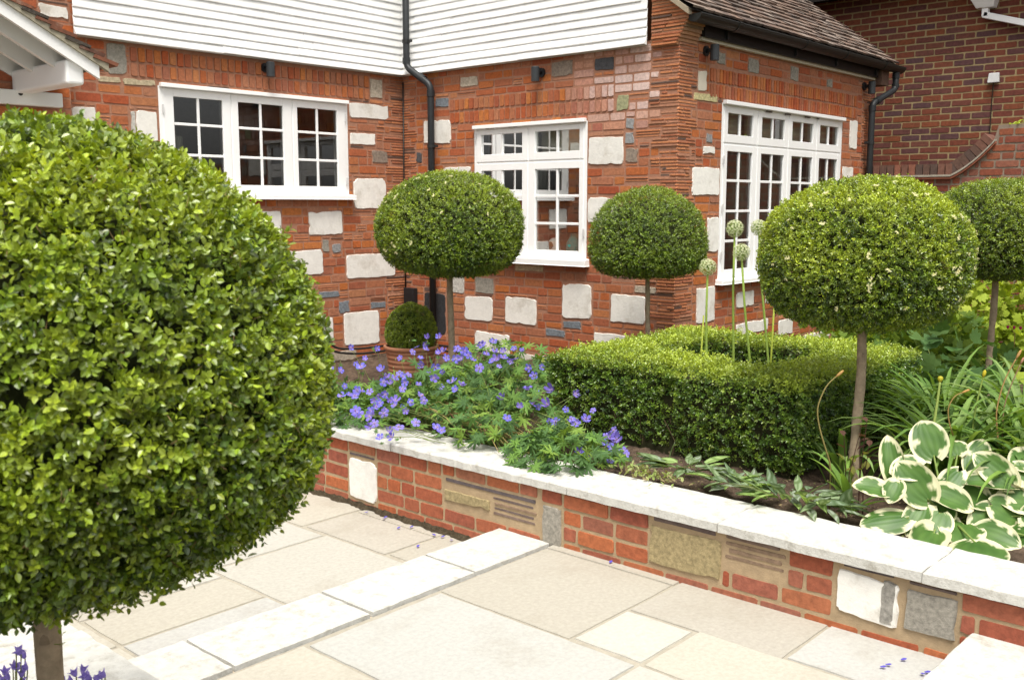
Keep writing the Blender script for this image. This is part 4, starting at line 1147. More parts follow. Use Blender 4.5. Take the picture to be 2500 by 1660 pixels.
# ------------------------------------------------------------------ box hedge around the alliums
hx0, hx1, hy0, hy1, hz = 4.80, 6.52, 2.28, 4.05, .83
ix0, ix1, iy0, iy1 = 5.22, 6.14, 2.66, 3.62
hedge = thing('box_hedge', 'low square clipped box hedge round a hollow with tall alliums', 'hedge', ((hx0 + hx1) / 2, (hy0 + hy1) / 2, .29))
hinv = Matrix.Translation((-(hx0 + hx1) / 2, -(hy0 + hy1) / 2, -.29))
def hedge_pts(dens):
    Ps, Ns = [], []
    def face(o, a, b, n):
        o, a, b, n = map(lambda v: np.array(v, float), (o, a, b, n))
        k = int(np.linalg.norm(a) * np.linalg.norm(b) * dens)
        u, v = RNG.random((k, 1)), RNG.random((k, 1)); Ps.append(o + a * u + b * v); Ns.append(np.broadcast_to(n, (k, 3)).copy())
    H = hz - .29
    face((hx0, hy0, .33), (0, hy1 - hy0, 0), (0, 0, H - .04), (-1, 0, 0)); face((hx0, hy0, .33), (hx1 - hx0, 0, 0), (0, 0, H - .04), (0, -1, 0))
    face((hx1, hy0, .33), (0, hy1 - hy0, 0), (0, 0, H - .04), (1, 0, 0)); face((hx0, hy1, .33), (hx1 - hx0, 0, 0), (0, 0, H - .04), (0, 1, 0))
    face((ix0, iy0, .45), (0, iy1 - iy0, 0), (0, 0, hz - .45), (1, 0, 0)); face((ix0, iy0, .45), (ix1 - ix0, 0, 0), (0, 0, hz - .45), (0, 1, 0))
    face((ix1, iy0, .45), (0, iy1 - iy0, 0), (0, 0, hz - .45), (-1, 0, 0)); face((ix0, iy1, .45), (ix1 - ix0, 0, 0), (0, 0, hz - .45), (0, -1, 0))
    for (a, b, c, d) in ((hx0, ix0, hy0, hy1), (ix1, hx1, hy0, hy1), (ix0, ix1, hy0, iy0), (ix0, ix1, iy1, hy1)):
        face((a, c, hz), (b - a, 0, 0), (0, d - c, 0), (0, 0, 1))
    P = np.concatenate(Ps); Nn = np.concatenate(Ns)
    # soften the arrises, bulge the flanks, draw in the feet
    e = .05
    for ax, lo, hi in ((0, hx0, hx1), (1, hy0, hy1)):
        dlo, dhi = np.clip((lo + e - P[:, ax]) / e, 0, 1), np.clip((P[:, ax] - hi + e) / e, 0, 1)
        top = np.clip((P[:, 2] - hz + e) / e, 0, 1)
        P[:, ax] += top * (dlo - dhi) * .016
        P[:, 2] -= (dlo ** 2 + dhi ** 2) * top * .012
        Nn[:, ax] += (dhi - dlo) * .7; Nn[:, 2] += top * .5
    lump = .026 * sines(P, 6, 3) + .026 * sines(P, 15, 4)
    front = P[:, 0] < hx0 + .12
    seam = -.06 * np.exp(-((P[:, 1] - 3.1) / .05) ** 2) * front - .05 * np.exp(-((P[:, 1] - 2.66) / .04) ** 2) * front - .035 * front * (P[:, 1] > 3.1)
    foot = -.05 * np.clip((.48 - P[:, 2]) / .18, 0, 1)
    Nn = unit(Nn)
    P = P + Nn * (lump + seam + foot * (np.abs(Nn[:, 2]) < .5))[:, None]
    return P, Nn
P, Nn = hedge_pts(2000)
g = G()
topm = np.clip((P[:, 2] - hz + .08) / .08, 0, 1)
fm = np.clip(.02 + .8 * topm + .4 * sines(P, 12, 8) * (.3 + topm) + RNG.normal(0, .2, len(P)), 0, .95)  # new growth plus a brighter top, overhead light put into the leaf colour
shoots(g, P - Nn * RNG.normal(0, .013, (len(P), 1)), Nn, None, .0185, 8, .045, PAL_H, LEAF2, 0, up=.25, jitter=.55, fresh_lit=(fm, (.34, .42, .05)))
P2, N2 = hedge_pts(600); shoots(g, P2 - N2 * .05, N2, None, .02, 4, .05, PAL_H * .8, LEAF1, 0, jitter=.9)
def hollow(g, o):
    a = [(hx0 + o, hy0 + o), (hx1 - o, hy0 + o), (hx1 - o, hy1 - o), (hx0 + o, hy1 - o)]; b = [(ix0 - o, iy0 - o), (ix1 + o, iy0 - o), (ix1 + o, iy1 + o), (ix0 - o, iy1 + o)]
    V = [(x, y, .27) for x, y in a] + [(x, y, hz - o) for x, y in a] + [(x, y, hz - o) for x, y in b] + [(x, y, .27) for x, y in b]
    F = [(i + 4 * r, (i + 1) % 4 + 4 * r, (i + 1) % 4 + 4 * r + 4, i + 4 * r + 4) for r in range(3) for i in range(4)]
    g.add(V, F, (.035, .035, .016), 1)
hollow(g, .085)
for i in range(30):
    x = hx0 + .07 + jit(.02); y = random.uniform(hy0, hy1); g.tube([(x + .04, y, .27), (x + .02, y + jit(.04), .38), (x, y + jit(.08), .5)], [.006, .004, .002], (.12, .09, .05), 1, n=5)
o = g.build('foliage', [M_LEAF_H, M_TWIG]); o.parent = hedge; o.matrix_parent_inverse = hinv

# ------------------------------------------------------------------ alliums
def allium_head():
    g = G(); n = 170; i = np.arange(n) + .5
    ph = np.arccos(1 - 2 * i / n); th = PI * (1 + 5 ** .5) * i
    U = np.c_[np.cos(th) * np.sin(ph), np.sin(th) * np.sin(ph), np.cos(ph)]; U = unit(U + RNG.normal(0, .06, U.shape))
    for u in U:
        R = .056 * random.uniform(.9, 1.06)
        a = unit(np.cross(u, (.3, .2, .9))); b = np.cross(u, a)
        r = .0009
        g.add([u * .006 + a * r, u * .006 - a * r * .5 + b * r, u * .006 - a * r * .5 - b * r, u * R + a * r, u * R - a * r * .5 + b * r, u * R - a * r * .5 - b * r], [(0, 1, 4, 3), (1, 2, 5, 4), (2, 0, 3, 5)], (.32, .45, .1))
        c = u * R; w0 = random.random() * 6
        for q in range(6):
            w = w0 + q * PI / 3; d1 = a * math.cos(w) + b * math.sin(w); d2 = -a * math.sin(w) + b * math.cos(w); L = .0095
            g.add([c, c + d1 * L * .5 + d2 * .0018 + u * .002, c + d1 * L + u * .004, c + d1 * L * .5 - d2 * .0018 + u * .002], [(0, 1, 2, 3)], (.74, .76, .5))
        g.add([c + a * .0022, c + b * .0022, c - a * .0022, c - b * .0022, c + u * .005], [(0, 1, 4), (1, 2, 4), (2, 3, 4), (3, 0, 4)], (.35, .45, .12))
    g.lathe([(0, -.008), (.007, -.004), (.009, .002), (.0, .009)], (0, 0, 0), 8, (.3, .45, .08))
    return g.mesh('flower_head', M_PETAL)
AH = allium_head()
for (hxp, hyp, bxp, byp, D, lab, sc) in ((1794, 558, 1786, 862, 6.35, 'tall allium with cream globe, before the left bay casement, dark green stem', .95), (1852, 556, 1870, 878, 6.5, 'cream allium globe half behind the large cream dotted topiary ball', .9),
                                         (1810, 616, 1826, 874, 6.2, 'cream allium globe below two others, in front of the bay window', .93), (1728, 652, 1722, 855, 6.3, 'shortest allium, cream globe left of the bay window by the white stones', .92)):
    top = at_d(hxp, hyp, D); bot = at_d(bxp, byp, D); d = bot - top; bot = top + d * ((.30 - top[2]) / d[2])
    bot[0] = min(max(bot[0], ix0 + .05), ix1 - .05); bot[1] = min(max(bot[1], iy0 + .05), iy1 - .05)
    t = thing('allium', lab, 'flower', bot, 'tall cream alliums in the box hedge')
    hv = top - bot
    g = G(); g.tube([(0, 0, 0), hv * .35 + (.01, -.01, 0), hv * .7 + (.006, .004, 0), hv], [.009, .008, .0075, .0065], (.26, .36, .07), n=8); g.build('stem', M_LEAF_S, t, True)
    link_mesh('flower_head', AH, t, Matrix.Translation(Vector(hv)) @ Matrix.Rotation(random.random() * 6, 4, 'Z') @ Matrix.Scale(sc, 4))
# spare flower stalks and leaves of the alliums
for a, b, lab in (((1893, 700), (1880, 880), 'bare allium stalk without a flower head, close to the large topiary ball'), ((1718, 770), (1706, 860), 'short bare allium stalk beside the shortest flowering allium')):
    p = at_d(*a, 6.3); q = at_d(*b, 6.3); q[2] = .3
    t = thing('allium', lab, 'flower', q, 'bare allium stalks')
    g = G(); g.tube([(0, 0, 0), (p - q) / 2 + .006, p - q], [.008, .007, .005], (.36, .42, .06), n=7); g.build('stem', M_LEAF_S, t, True)

# ------------------------------------------------------------------ pot with box ball
pp = at_d(1004, 842, 8.45)
pot = thing('terracotta_pot', 'ribbed terracotta pot against the inner corner of the house', 'pot', (pp[0], pp[1], .2))
RZ = pp[2] - .2; R0 = .225
prof = [(0, 0), (R0 * .72, 0), (R0 * .74, .015)]
nr = 8
for i in range(nr):
    f0 = i / nr; z0 = .03 + (RZ - .06) * f0; h = (RZ - .06) / nr; r = R0 * (.75 + .2 * f0)
    prof += [(r, z0), (r + .009, z0 + h * .35), (r + .009, z0 + h * .6), (r + .002, z0 + h * .92)]
prof += [(R0 * .97, RZ - .035), (R0 * 1.03, RZ - .03), (R0 * 1.05, RZ - .012), (R0 * 1.03, RZ), (R0 * .94, RZ), (R0 * .92, RZ - .05)]
g = G(); g.lathe(prof, (0, 0, 0), 48, (.42, .19, .105)); g.build('body', M_TERRA, pot, True)
g = G(); g.lathe([(R0 * .925, RZ - .05), (0, RZ - .045)], (0, 0, 0), 32, (.06, .045, .03)); g.build('soil', M_SOIL, pot)
bb = thing('box_ball', 'small rounded box bush growing in the terracotta pot', 'bush', (pp[0], pp[1], pp[2] - .05))
g = G(); P, Nn = ball_surface(3600, .212, .25, .17, 2.1, 88, .05); P[:, 2] += .155
shoots(g, P, Nn, None, .016, 8, .035, PAL_T, LEAF1, 0, up=.3, jitter=.6, fresh_lit=(np.clip(RNG.normal(.28, .2, len(P)), 0, .8), FRESH_LIT))
P, Nn = ball_surface(700, .17, .2, .13, 2.1, 89, .05); P[:, 2] += .155; shoots(g, P, Nn, None, .018, 6, .04, PAL_T * .8, LEAF1, 0)
g.lathe([(0, 0), (.13, .06), (.15, .16), (.12, .3), (0, .35)], (0, 0, 0), 20, (.03, .035, .014), 1)
g.build('foliage', [M_LEAF_T, M_TWIG], bb)

# ------------------------------------------------------------------ geraniums
def cranesbill_leaf():
    V = [(0, 0, 0)]; ring = []
    lobes = [-2.25, -1.45, -.72, 0, .72, 1.45, 2.25]; rl_ = [.62, .85, .97, 1.05, .97, .85, .62]
    for i, (a, r) in enumerate(zip(lobes, rl_)):
        for da, k in ((-.30, .36), (-.22, .62), (-.16, .60), (-.11, .84), (-.05, .80), (0, 1.0), (.05, .80), (.11, .84), (.16, .60), (.22, .62)):
            rr = r * k; ring.append((math.sin(a + da) * rr, math.cos(a + da) * rr, -.18 * rr * rr + .05 * math.cos(da * 14)))
        ring.append((math.sin(a + .33) * r * .30, math.cos(a + .33) * r * .30, -.04))
    n = len(ring); V += ring
    return np.array(V), [(0, i + 1, i + 2) for i in range(n - 1)]
CLV, CLF = cranesbill_leaf()
CLF = [f[::-1] for f in CLF]
def cranesbill_flower(seed, cup):
    r = random.Random(seed); g = G()
    for q in range(5):
        a = q * 2 * PI / 5 + r.uniform(-.08, .08); t = r.uniform(-.25, .25)
        rows = [(.04, .03), (.3, .17), (.58, .34), (.82, .40), (.97, .30), (1.04, .13)]
        V = []; C = []
        for k, (y, w) in enumerate(rows):
            z = cup * y * y * .9 - .12 * max(0, y - .7)
            for s in (-1, 0, 1):
                x = s * w; zz = z - abs(s) * .05 + s * t * .2
                yy = y - (.04 if s == 0 and k == 5 else 0)
                V.append(((math.cos(a) * x + math.sin(a) * yy), (-math.sin(a) * x + math.cos(a) * yy), zz))
                f = min(1, max(0, (y - .08) / .5)); base = lerp((.55, .42, .72), ((.155, .14, .60), (.17, .15, .58), (.21, .16, .62), (.14, .14, .62), (.2, .15, .5), (.16, .16, .66), (.24, .2, .64))[seed % 7], f)
                C.append(lerp(base, (.24, .2, .66), .5 * (s == 0)))
        F = [(i * 3 + j, i * 3 + j + 1, i * 3 + j + 4, i * 3 + j + 3) for i in range(5) for j in range(2)]
        g.add(np.array(V) * .025, F, np.array(C))
    g.lathe([(.0035, 0), (.003, .006), (.0012, .011), (0, .013)], (0, 0, 0), 6, (.6, .4, .5))
    for q in range(7):
        a = q * .9; p = np.array((.004 * math.cos(a), .004 * math.sin(a), .01)); g.add([p, p + (.0012, 0, 0), p + (0, .0012, .003)], [(0, 1, 2)], (.25, .2, .45))
    return g.mesh('flower', M_PETAL)
FLW = [cranesbill_flower(i, (.15, .35, .6, .25, .95, .45, .1)[i]) for i in range(7)]
FPIX = [(0, a, b) for a, b in ((395,255),(730,265),(190,440),(130,505),(270,545),(470,470),(530,500),(580,395),(790,530),(325,745),(270,870),(380,855),(480,800),(540,810),(450,870),(640,815),(490,1085),(460,1060),(1025,385),(1190,310),(1240,240),(1355,210),(1355,280),(1375,140),(1525,115),(1290,380),(1310,480),(1475,505),(1570,560),(1510,320),(1560,310),(1620,385),(860,640),(820,690),(905,715),(960,640),(1020,580),(1070,620),(1140,600),(1090,700),(1060,780),(1265,725),(1550,755),(1695,685),(1810,735),(1740,790),(1400,590),(1460,640),(700,930),(770,960),(840,850),(900,930),(970,930),(960,990),(720,1010),(650,1060),(690,1120),(850,1040),(820,1090),(640,1130),(700,1220),(660,1280),(1040,1030),(1100,1060),(1010,1270),(885,1320),(920,1390),(770,1400),(1500,1270),(1560,1310),(1300,870),(1330,930),(1160,950),(740,860),(1230,1210),(1765,265),(1850,300),(1740,400),(1810,390),(1960,415),(1900,350),(2050,215),(2000,520))]
FPIX += [(1, a, b) for a, b in ((1130,800),(1190,790),(1250,840),(1310,830),(1355,845),(1150,860),(1200,850),(985,830),(1030,850),(1210,890),(1250,880),(1290,905),(1320,890),(1225,930),(1110,940),(1185,900),(1395,940),(1470,935),(1425,985),(1390,1065),(1430,1080),(1345,1165),(1420,1150),(1450,1165),(1240,1120),(1270,1230),(1665,1090),(1725,1065),(1610,1180),(1765,1185),(1515,1245),(1550,1250),(1640,1235),(1665,1260),(1725,1235),(1885,1300),(1860,1340),(1900,1355),(1770,1355),(1740,1370),(1810,1365),(1850,1390),(1875,1400),(1940,1420),(1955,1440),(1685,1425),(1715,1450),(1800,1445),(1865,1475),(1530,1070),(1505,1155),(1840,1330),(1905,1320))]
fl_pos = []
for k, a, b in FPIX:
    px, py_ = (780 + a * .1913, 800 + b * .1913) if k == 0 else (700 + a * .42355, 500 + b * .42355)
    z = .80 - (py_ - 830) * (.38 / 250) + RNG.normal(0, .02)
    z = max(z, .40)
    p = at_z(px, py_, z)
    fl_pos.append(p)
fl_pos = np.array(fl_pos)
centres = np.array([(4.15, 5.15), (4.6, 5.25), (4.45, 4.65), (5.2, 4.75), (4.35, 3.95), (4.15, 3.35)])
glab = ['blue geranium spilling over the coping beside the big foreground topiary', 'blue geranium clump in front of the terracotta pot', 'blue geranium clump at the foot of the topiary stem behind the pale coping',
        'blue geranium against the gable wall between topiary stem and box hedge', 'sparse leafy blue geranium with trailing stalks beside the left corner of the box hedge', 'blue geranium at the hedge foot, flowers bunched low by bare soil']
own = np.argmin(((fl_pos[:, None, :2] - centres[None]) ** 2).sum(2), axis=1)
PAL_G = np.array([(.105, .205, .05), (.085, .165, .05), (.135, .245, .05), (.065, .13, .042), (.18, .28, .05)])
for ci, c in enumerate(centres):
    base = np.array((c[0], c[1], .29))
    t = thing('geranium', glab[ci], 'flower', base, 'blue flowered geraniums in the raised bed')
    g = G(); gs = G()
    nL = (270, 270, 300, 300, 260, 170)[ci]
    sx, sy = ((.36, .5), (.40, .42), (.46, .46), (.55, .5), (.42, .46), (.30, .36))[ci]
    hmax = (.27, .16, .40, .44, .31, .22)[ci]
    a = RNG.uniform(0, 2 * PI, nL); rr = np.sqrt(RNG.random(nL))
    X = np.c_[sx * rr * np.cos(a), sy * rr * np.sin(a)]
    Z = hmax * (1 - .55 * rr ** 2) * RNG.uniform(.45, 1.12, nL) + .02
    X[:, 0] = np.maximum(X[:, 0] + base[0], 3.82) - base[0]
    Z = np.where(X[:, 0] + base[0] < 4.14, np.maximum(Z, .085), Z)
    Z += .0
    D = unit(np.c_[X * 1.0 + RNG.normal(0, .25, X.shape), RNG.normal(-.12, .2, nL)])
    Nn = unit(np.c_[X * .9 + RNG.normal(0, .3, X.shape) + np.array((-.25, -.2)), np.full(nL, 1.0)])
    s = RNG.uniform(.045, .085, nL)
    pos = np.c_[X, Z]
    g.inst(CLV, CLF, frames(D, Nn) * s[:, None, None], pos, PAL_G[RNG.integers(0, 5, nL)] * RNG.uniform(.8, 1.25, (nL, 1)))
    for p in pos[::2]:
        gs.tube([(p[0] * .25, p[1] * .25, -.02), (p[0] * .7, p[1] * .7, p[2] * .75), p], [.0022, .002, .0016], (.16, .23, .05), n=4, cap=False)
    for p in fl_pos[own == ci]:
        q = p - base; nrm = unit(unit(CAM - p) * .75 + np.array((0, 0, .55)) + RNG.normal(0, .42, 3))
        sc = random.uniform(.8, 1.32)
        M = Matrix.Translation(Vector(q)) @ Vector(nrm).to_track_quat('Z', 'Y').to_matrix().to_4x4() @ Matrix.Rotation(random.random() * 6, 4, 'Z') @ Matrix.Diagonal((sc * random.uniform(.85, 1.1), sc * random.uniform(.85, 1.1), sc * random.uniform(.6, 2.0), 1))
        link_mesh('flower', random.choice(FLW), t, M)
        k0 = np.array((q[0] * .55 + jit(.04), q[1] * .55 + jit(.04), min(hmax * .5, q[2] * .5)))
        gs.tube([k0, (k0 + q) / 2 + (jit(.015), jit(.015), .02), q - nrm * .002], [.002, .0017, .0014], (.2, .25, .07), n=4, cap=False)
        # buds and bracts near the flower
        if random.random() < .6:
            b_ = q - nrm * .03 + RNG.normal(0, .02, 3); gs.tube([b_, b_ + (0, 0, .008), b_ + (0, 0, .016)], [.002, .0045, .001], (.25, .26, .12), n=5)
            nl = 2; g.inst(CLV, CLF, frames(unit(RNG.normal(0, 1, (nl, 3))), np.tile((-.3, -.3, 1.0), (nl, 1))) * .022, np.tile(q - nrm * .05, (nl, 1)), PAL_G[:nl] * 1.2)
    if ci in (4, 2):
        for i in range(34):
            y0 = 4.35 + jit(.3) - base[1]; x0 = 4.3 + jit(.15) - base[0]; d = np.array((-.05 + jit(.18), -.5 + jit(.3), 0))
            p0 = np.array((x0, y0, .1 + random.random() * .08)); gs.tube([p0, p0 + d * .35 + (0, 0, .05 + jit(.03)), p0 + d * .7 + (0, 0, .02), p0 + d + (0, 0, -.05)], [.0022, .0025, .0025, .002], random.choice([(.38, .36, .12), (.42, .33, .14), (.35, .2, .12), (.3, .36, .1)]), n=5, cap=False)
    g.build('leaves', M_LEAF_S, t)
    gs.build('stalks', M_LEAF_S, t, True)

# ------------------------------------------------------------------ strap leaved clumps (daylilies), stalks
def strap(g, base, az, L, w, rise, droop, c, n=9, twist=0):
    P = []; s = 0
    el = rise; p = np.array(base, float); step = L / n; V = []; C = []
    hd = np.array((math.cos(az), math.sin(az), 0)); sd = np.array((-math.sin(az), math.cos(az), 0))
    for i in range(n + 1):
        t = i / n; ww = w * (.55 + 1.2 * t if t < .35 else 1.0) * (1 - max(0, t - .55) / .45) ** .8 / 2 + .0006
        nrm = np.array((-hd[0] * math.sin(el), -hd[1] * math.sin(el), math.cos(el)))
        V += [p - sd * ww + nrm * ww * .45, p, p + sd * ww + nrm * ww * .45]
        sh = 1 + .12 * math.sin(t * 9); C += [np.array(c) * sh, np.array(c) * 1.15 * sh, np.array(c) * sh]
        p = p + (hd * math.cos(el) + np.array((0, 0, math.sin(el)))) * step
        el -= droop / n * (.4 + 1.6 * t)
    F = [(i * 3 + j, i * 3 + j + 1, i * 3 + j + 4, i * 3 + j + 3) for i in range(n) for j in range(2)]
    g.add(V, F, np.array(C))
PAL_D = [(.13, .225, .045), (.10, .185, .04), (.17, .28, .055), (.07, .135, .032), (.21, .30, .10)]
dl = [((5.15, 1.62), 'strap leaved daylily clump behind the hosta, right of the topiary stem', 150, .66), ((5.75, 1.42), 'tall strap leaved daylily clump at the right edge behind the hosta', 210, .82), ((5.15, 1.22), 'dense strap leaved daylily clump directly above the hosta', 130, .66), ((6.0, 1.95), 'daylily clump furthest back, below the dark lobed leaves', 150, .72), ((4.95, 2.1), 'thin strap leaved tuft at the foot of the large topiary stem', 22, .42)]
for (xy, lab, n, L) in dl:
    t = thing('daylily', lab, 'plant', (xy[0], xy[1], .29), 'strap leaved daylilies behind the hosta')
    g = G()
    for i in range(n):
        a = random.uniform(0, 2 * PI); r = abs(random.gauss(0, .07))
        strap(g, (r * math.cos(a), r * math.sin(a), -.01), a + jit(.5), L * random.uniform(.65, 1.15), random.uniform(.022, .042), random.uniform(1.0, 1.5), random.uniform(1.2, 2.6), lerp(random.choice(PAL_D), random.choice(PAL_D), random.random()))
    g.build('leaves', M_LEAF_S, t, True)
    for i in range(2 if n > 50 else 1):
        pass
# flowering stalks (px path measured in the picture, given a real distance)
def stalk(label, pts, D, r, col, bud, budcol, grp='tall stalks around the hosta'):
    P = [at_d(a, b, D) for a, b in pts]
    base = P[0].copy(); P0 = P[0].copy(); base[2] = min(.3, base[2])
    t = thing('flower_stalk', label, 'stalk', base, grp)
    Q = [np.zeros(3)] + [p - base for p in P]
    S = []
    for a, b in zip(Q, Q[1:]):
        for k in np.linspace(0, 1, 6)[:-1]: S.append(a * (1 - k) + b * k)
    S.append(Q[-1]); S = np.array(S)
    for _ in range(4): S[1:-1] = (S[:-2] + 2 * S[1:-1] + S[2:]) / 4
    g = G(); g.tube(S, np.linspace(r, r * .7, len(S)), col, n=7); g.build('stem', M_LEAF_S, t, True)
    if bud:
        e = S[-1]; d = unit(S[-1] - S[-4]); g = G(); g.tube([e - d * .01, e + d * bud * .3, e + d * bud * .8, e + d * bud], [r * .7, r * 1.7, r * 1.4, r * .3], budcol, n=8); g.build('bud', M_LEAF_S, t, True)
    return t
z5 = lambda a, b: (1500 + a * .42355, 500 + b * .42355)
stalk('pale green cut stalk with a yellow tip rising from the hosta', [z5(1800, 1500), z5(1830, 1330), z5(1860, 1150), z5(1878, 1010)], 4.75, .008, (.3, .38, .1), .02, (.45, .42, .04))
stalk('green stalk ending in a yellow seed head among the daylilies', [z5(2060, 1330), z5(2080, 1180), z5(2110, 1050), z5(2128, 985)], 5.0, .0055, (.24, .32, .07), .03, (.5, .42, .03))
stalk('orange stalk with a bent tip beside the yellow tipped cut stalk', [z5(1990, 1420), z5(1930, 1270), z5(1920, 1170), z5(1960, 1100), z5(2010, 1080)], 4.8, .0036, (.33, .23, .08), .035, (.5, .3, .1))
stalk('tall leaning orange brown stalk at the right edge', [z5(2215, 1360), z5(2195, 1200), z5(2245, 1010), z5(2320, 880)], 4.9, .0042, (.36, .23, .09), .045, (.45, .27, .1))
stalk('thin reddish stalk just right of the leaning orange one', [z5(2240, 1300), z5(2240, 1180), z5(2280, 1050), z5(2345, 910)], 5.0, .0036, (.27, .17, .1), .03, (.4, .22, .14))
stalk('red green curved stalk left of the large topiary stem', [z5(1250, 1500), z5(1215, 1400), z5(1180, 1280), z5(1165, 1170), z5(1220, 1040), z5(1285, 985)], 4.75, .0045, (.24, .2, .07), .04, (.42, .26, .09))
# sword leaves at the foot of that stalk
t = thing('iris_leaves', 'broad sword shaped leaves at the foot of the curved reddish stalk', 'plant', at_z(2075, 1255, .3))
g = G()
for az, L, w, ri, dr, c in ((2.5, .30, .035, 1.35, .5, (.14, .24, .05)), (1.5, .36, .04, 1.25, 1.0, (.14, .25, .05)), (3.3, .33, .038, 1.2, .9, (.15, .26, .05)), (1.9, .34, .03, 1.2, .9, (.17, .27, .05)), (2.9, .28, .04, 1.0, .6, (.13, .22, .06)), (.5, .25, .03, 1.1, .9, (.12, .2, .05)), (4.4, .22, .035, .7, .5, (.15, .25, .06)), (-1.2, .2, .03, .9, .8, (.12, .2, .05))):
    strap(g, (jit(.02), jit(.02), 0), az, L, w, ri, dr, c)
g.build('leaves', M_LEAF_S, t, True)
# dark upright shoots by the stem
t = thing('dark_shoots', 'thin dark red leafy shoots beside the large topiary stem', 'plant', at_z(2085, 1245, .3))
g = G(); gl_ = []
for i in range(5):
    x, y = jit(.07), jit(.07); h = random.uniform(.3, .46); top = np.array((x + jit(.03), y + jit(.03), h)); g.tube([(x, y, 0), (x + jit(.01), y, h * .5), top], [.003, .0025, .0015], (.07, .03, .025), n=5)
    for j in range(5):
        f = 1 - j * .17; p = np.array((x, y, 0)) * (1 - f) + top * f; d = unit(np.array((jit(1), jit(1), .5)))[None]
        g.inst(LEAF2[0], LEAF2[1], frames(d, np.array([[0, 0, 1.0]]) - d * .2) * .05, p[None], np.array([[.1, .05, .035] if j < 2 else [.2, .2, .04]]))
g.build('shoots', M_LEAF_S, t)

# ------------------------------------------------------------------ hosta
def hosta_leaf_mesh(seed, cup):
    r = random.Random(seed); nu, nv = 22, 16; V = []; C = []
    ph = [r.uniform(0, 6.3) for _ in range(6)]
    for i in range(nv + 1):
        v = i / nv
        q_ = (v - .40) / (.42 if v < .40 else .60)
        w = .37 * max(0, 1 - abs(q_) ** 2.2) ** (.55 if v < .4 else .72)
        for j in range(nu + 1):
            u = j / nu * 2 - 1
            back = .20 * (1 - v) ** 2.5 * abs(u) ** 1.2                  # heart lobes behind the stalk
            x = u * w; y = v - back
            ribs = .006 * math.cos(u * 19) * (1 - v * .6)
            rim = .02 * math.sin(v * 11 + ph[0] + (2 if u > 0 else 0)) * abs(u) ** 3
            z = cup * (u * u) * w + ribs + rim - .22 * v * v + .05 * v
            V.append((x, y, z))
            edge = min((1 - abs(u)) * w * 1.0, (1 - v) * .9)
            lim = .075 + .05 * math.sin(v * 8 + ph[1] + u * 2) + .035 * math.sin(v * 23 + ph[2] * (1 if u > 0 else 2)) + .03 * math.sin(u * 13 + ph[3])
            lim += .06 * max(0, math.sin(u * 21 + ph[4] + v * 2)) * max(0, math.sin(v * 13 + ph[0] * (1 if u > 0 else 3)))
            lim *= (.75 + .5 * v)
            k = min(1, max(0, (edge - lim) / .014))
            gr = lerp((.045, .12, .018), (.095, .19, .036), .5 + .5 * math.sin(u * 3.1 + ph[4] + v * 5) * math.sin(v * 7 + ph[5] + u))
            vein = .93 + .07 * math.cos(u * 17 / (.35 + .65 * math.sin(PI * min(.95, v + .1))))
            C.append(lerp((.70, .67, .44), tuple(q * vein for q in gr), k))
    F = [(i * (nu + 1) + j, i * (nu + 1) + j + 1, (i + 1) * (nu + 1) + j + 1, (i + 1) * (nu + 1) + j) for i in range(nv) for j in range(nu)]
    g = G(); g.add(V, F, np.array(C)); me = g.mesh('leaf', M_HOSTA, True); return me
M_HOSTA = mat_leaf('hosta leaf', rough=.45, spec=.4, trans=.22, tcol=(1.2, 1.2, .8))
HL = [hosta_leaf_mesh(i, (.35, .15, .5, -.2, .3)[i]) for i in range(5)]
hb = at_z(2345, 1300, .34) + np.array((.22, .12, 0)); hb[2] = .29
hosta = thing('hosta', 'large hosta with green leaves edged in cream spilling over the coping', 'plant', hb)
h5 = lambda a, b: (2050 + a * .287, 950 + b * .287)
HLV = [ # base and tip in the enlarged crop, width there, distance offsets of base and tip, mesh, flatness
 ((745,930),(490,615),300,.02,.06,0,.15),((800,560),(690,255),300,.20,.26,1,.0),((470,770),(405,383),190,.12,.16,2,.05),((700,660),(430,690),210,.08,.07,1,.4),
 ((395,870),(118,795),150,.05,.06,0,.7),((490,795),(415,960),170,.04,.0,2,.35),((565,1095),(178,1125),205,.0,.0,3,.6),((705,1010),(568,1235),200,.02,-.03,0,.3),
 ((845,1055),(715,1250),290,.0,-.04,1,.3),((1055,1150),(985,1290),350,.0,-.04,0,.3),((1150,1045),(1310,1160),280,.03,.0,1,.4),((800,1225),(630,1430),260,.0,-.03,2,.15),
 ((1150,1300),(1170,1500),440,.0,-.05,3,.2),((1195,1200),(1545,1320),210,.02,-.02,0,.5),((820,880),(1160,1012),190,.05,.0,2,.6),((1010,700),(850,870),190,.1,.06,3,.6),
 ((1440,820),(1025,750),170,.08,.06,2,.7),((1130,690),(1225,405),210,.18,.24,1,.05),((1450,800),(1145,535),230,.06,.12,0,.3),((1700,760),(1355,680),210,.08,.1,1,.5),
 ((1640,980),(1335,900),220,.04,.04,0,.5),((1640,1260),(1345,1200),230,.0,.0,3,.5),((1300,990),(1560,1110),240,.02,.0,1,.45),((1050,880),(1330,970),210,.08,.05,0,.6),
 ((930,1000),(760,1060),230,.06,.05,1,.6),((1560,1080),(1760,1200),260,.0,.0,1,.5),((1500,640),(1740,560),240,.12,.16,0,.4),((1000,560),(960,430),200,.22,.26,1,.1),((1080,900),(900,960),230,.12,.1,1,.8),((1250,860),(1260,700),220,.16,.2,0,.4)]
HD = 4.42
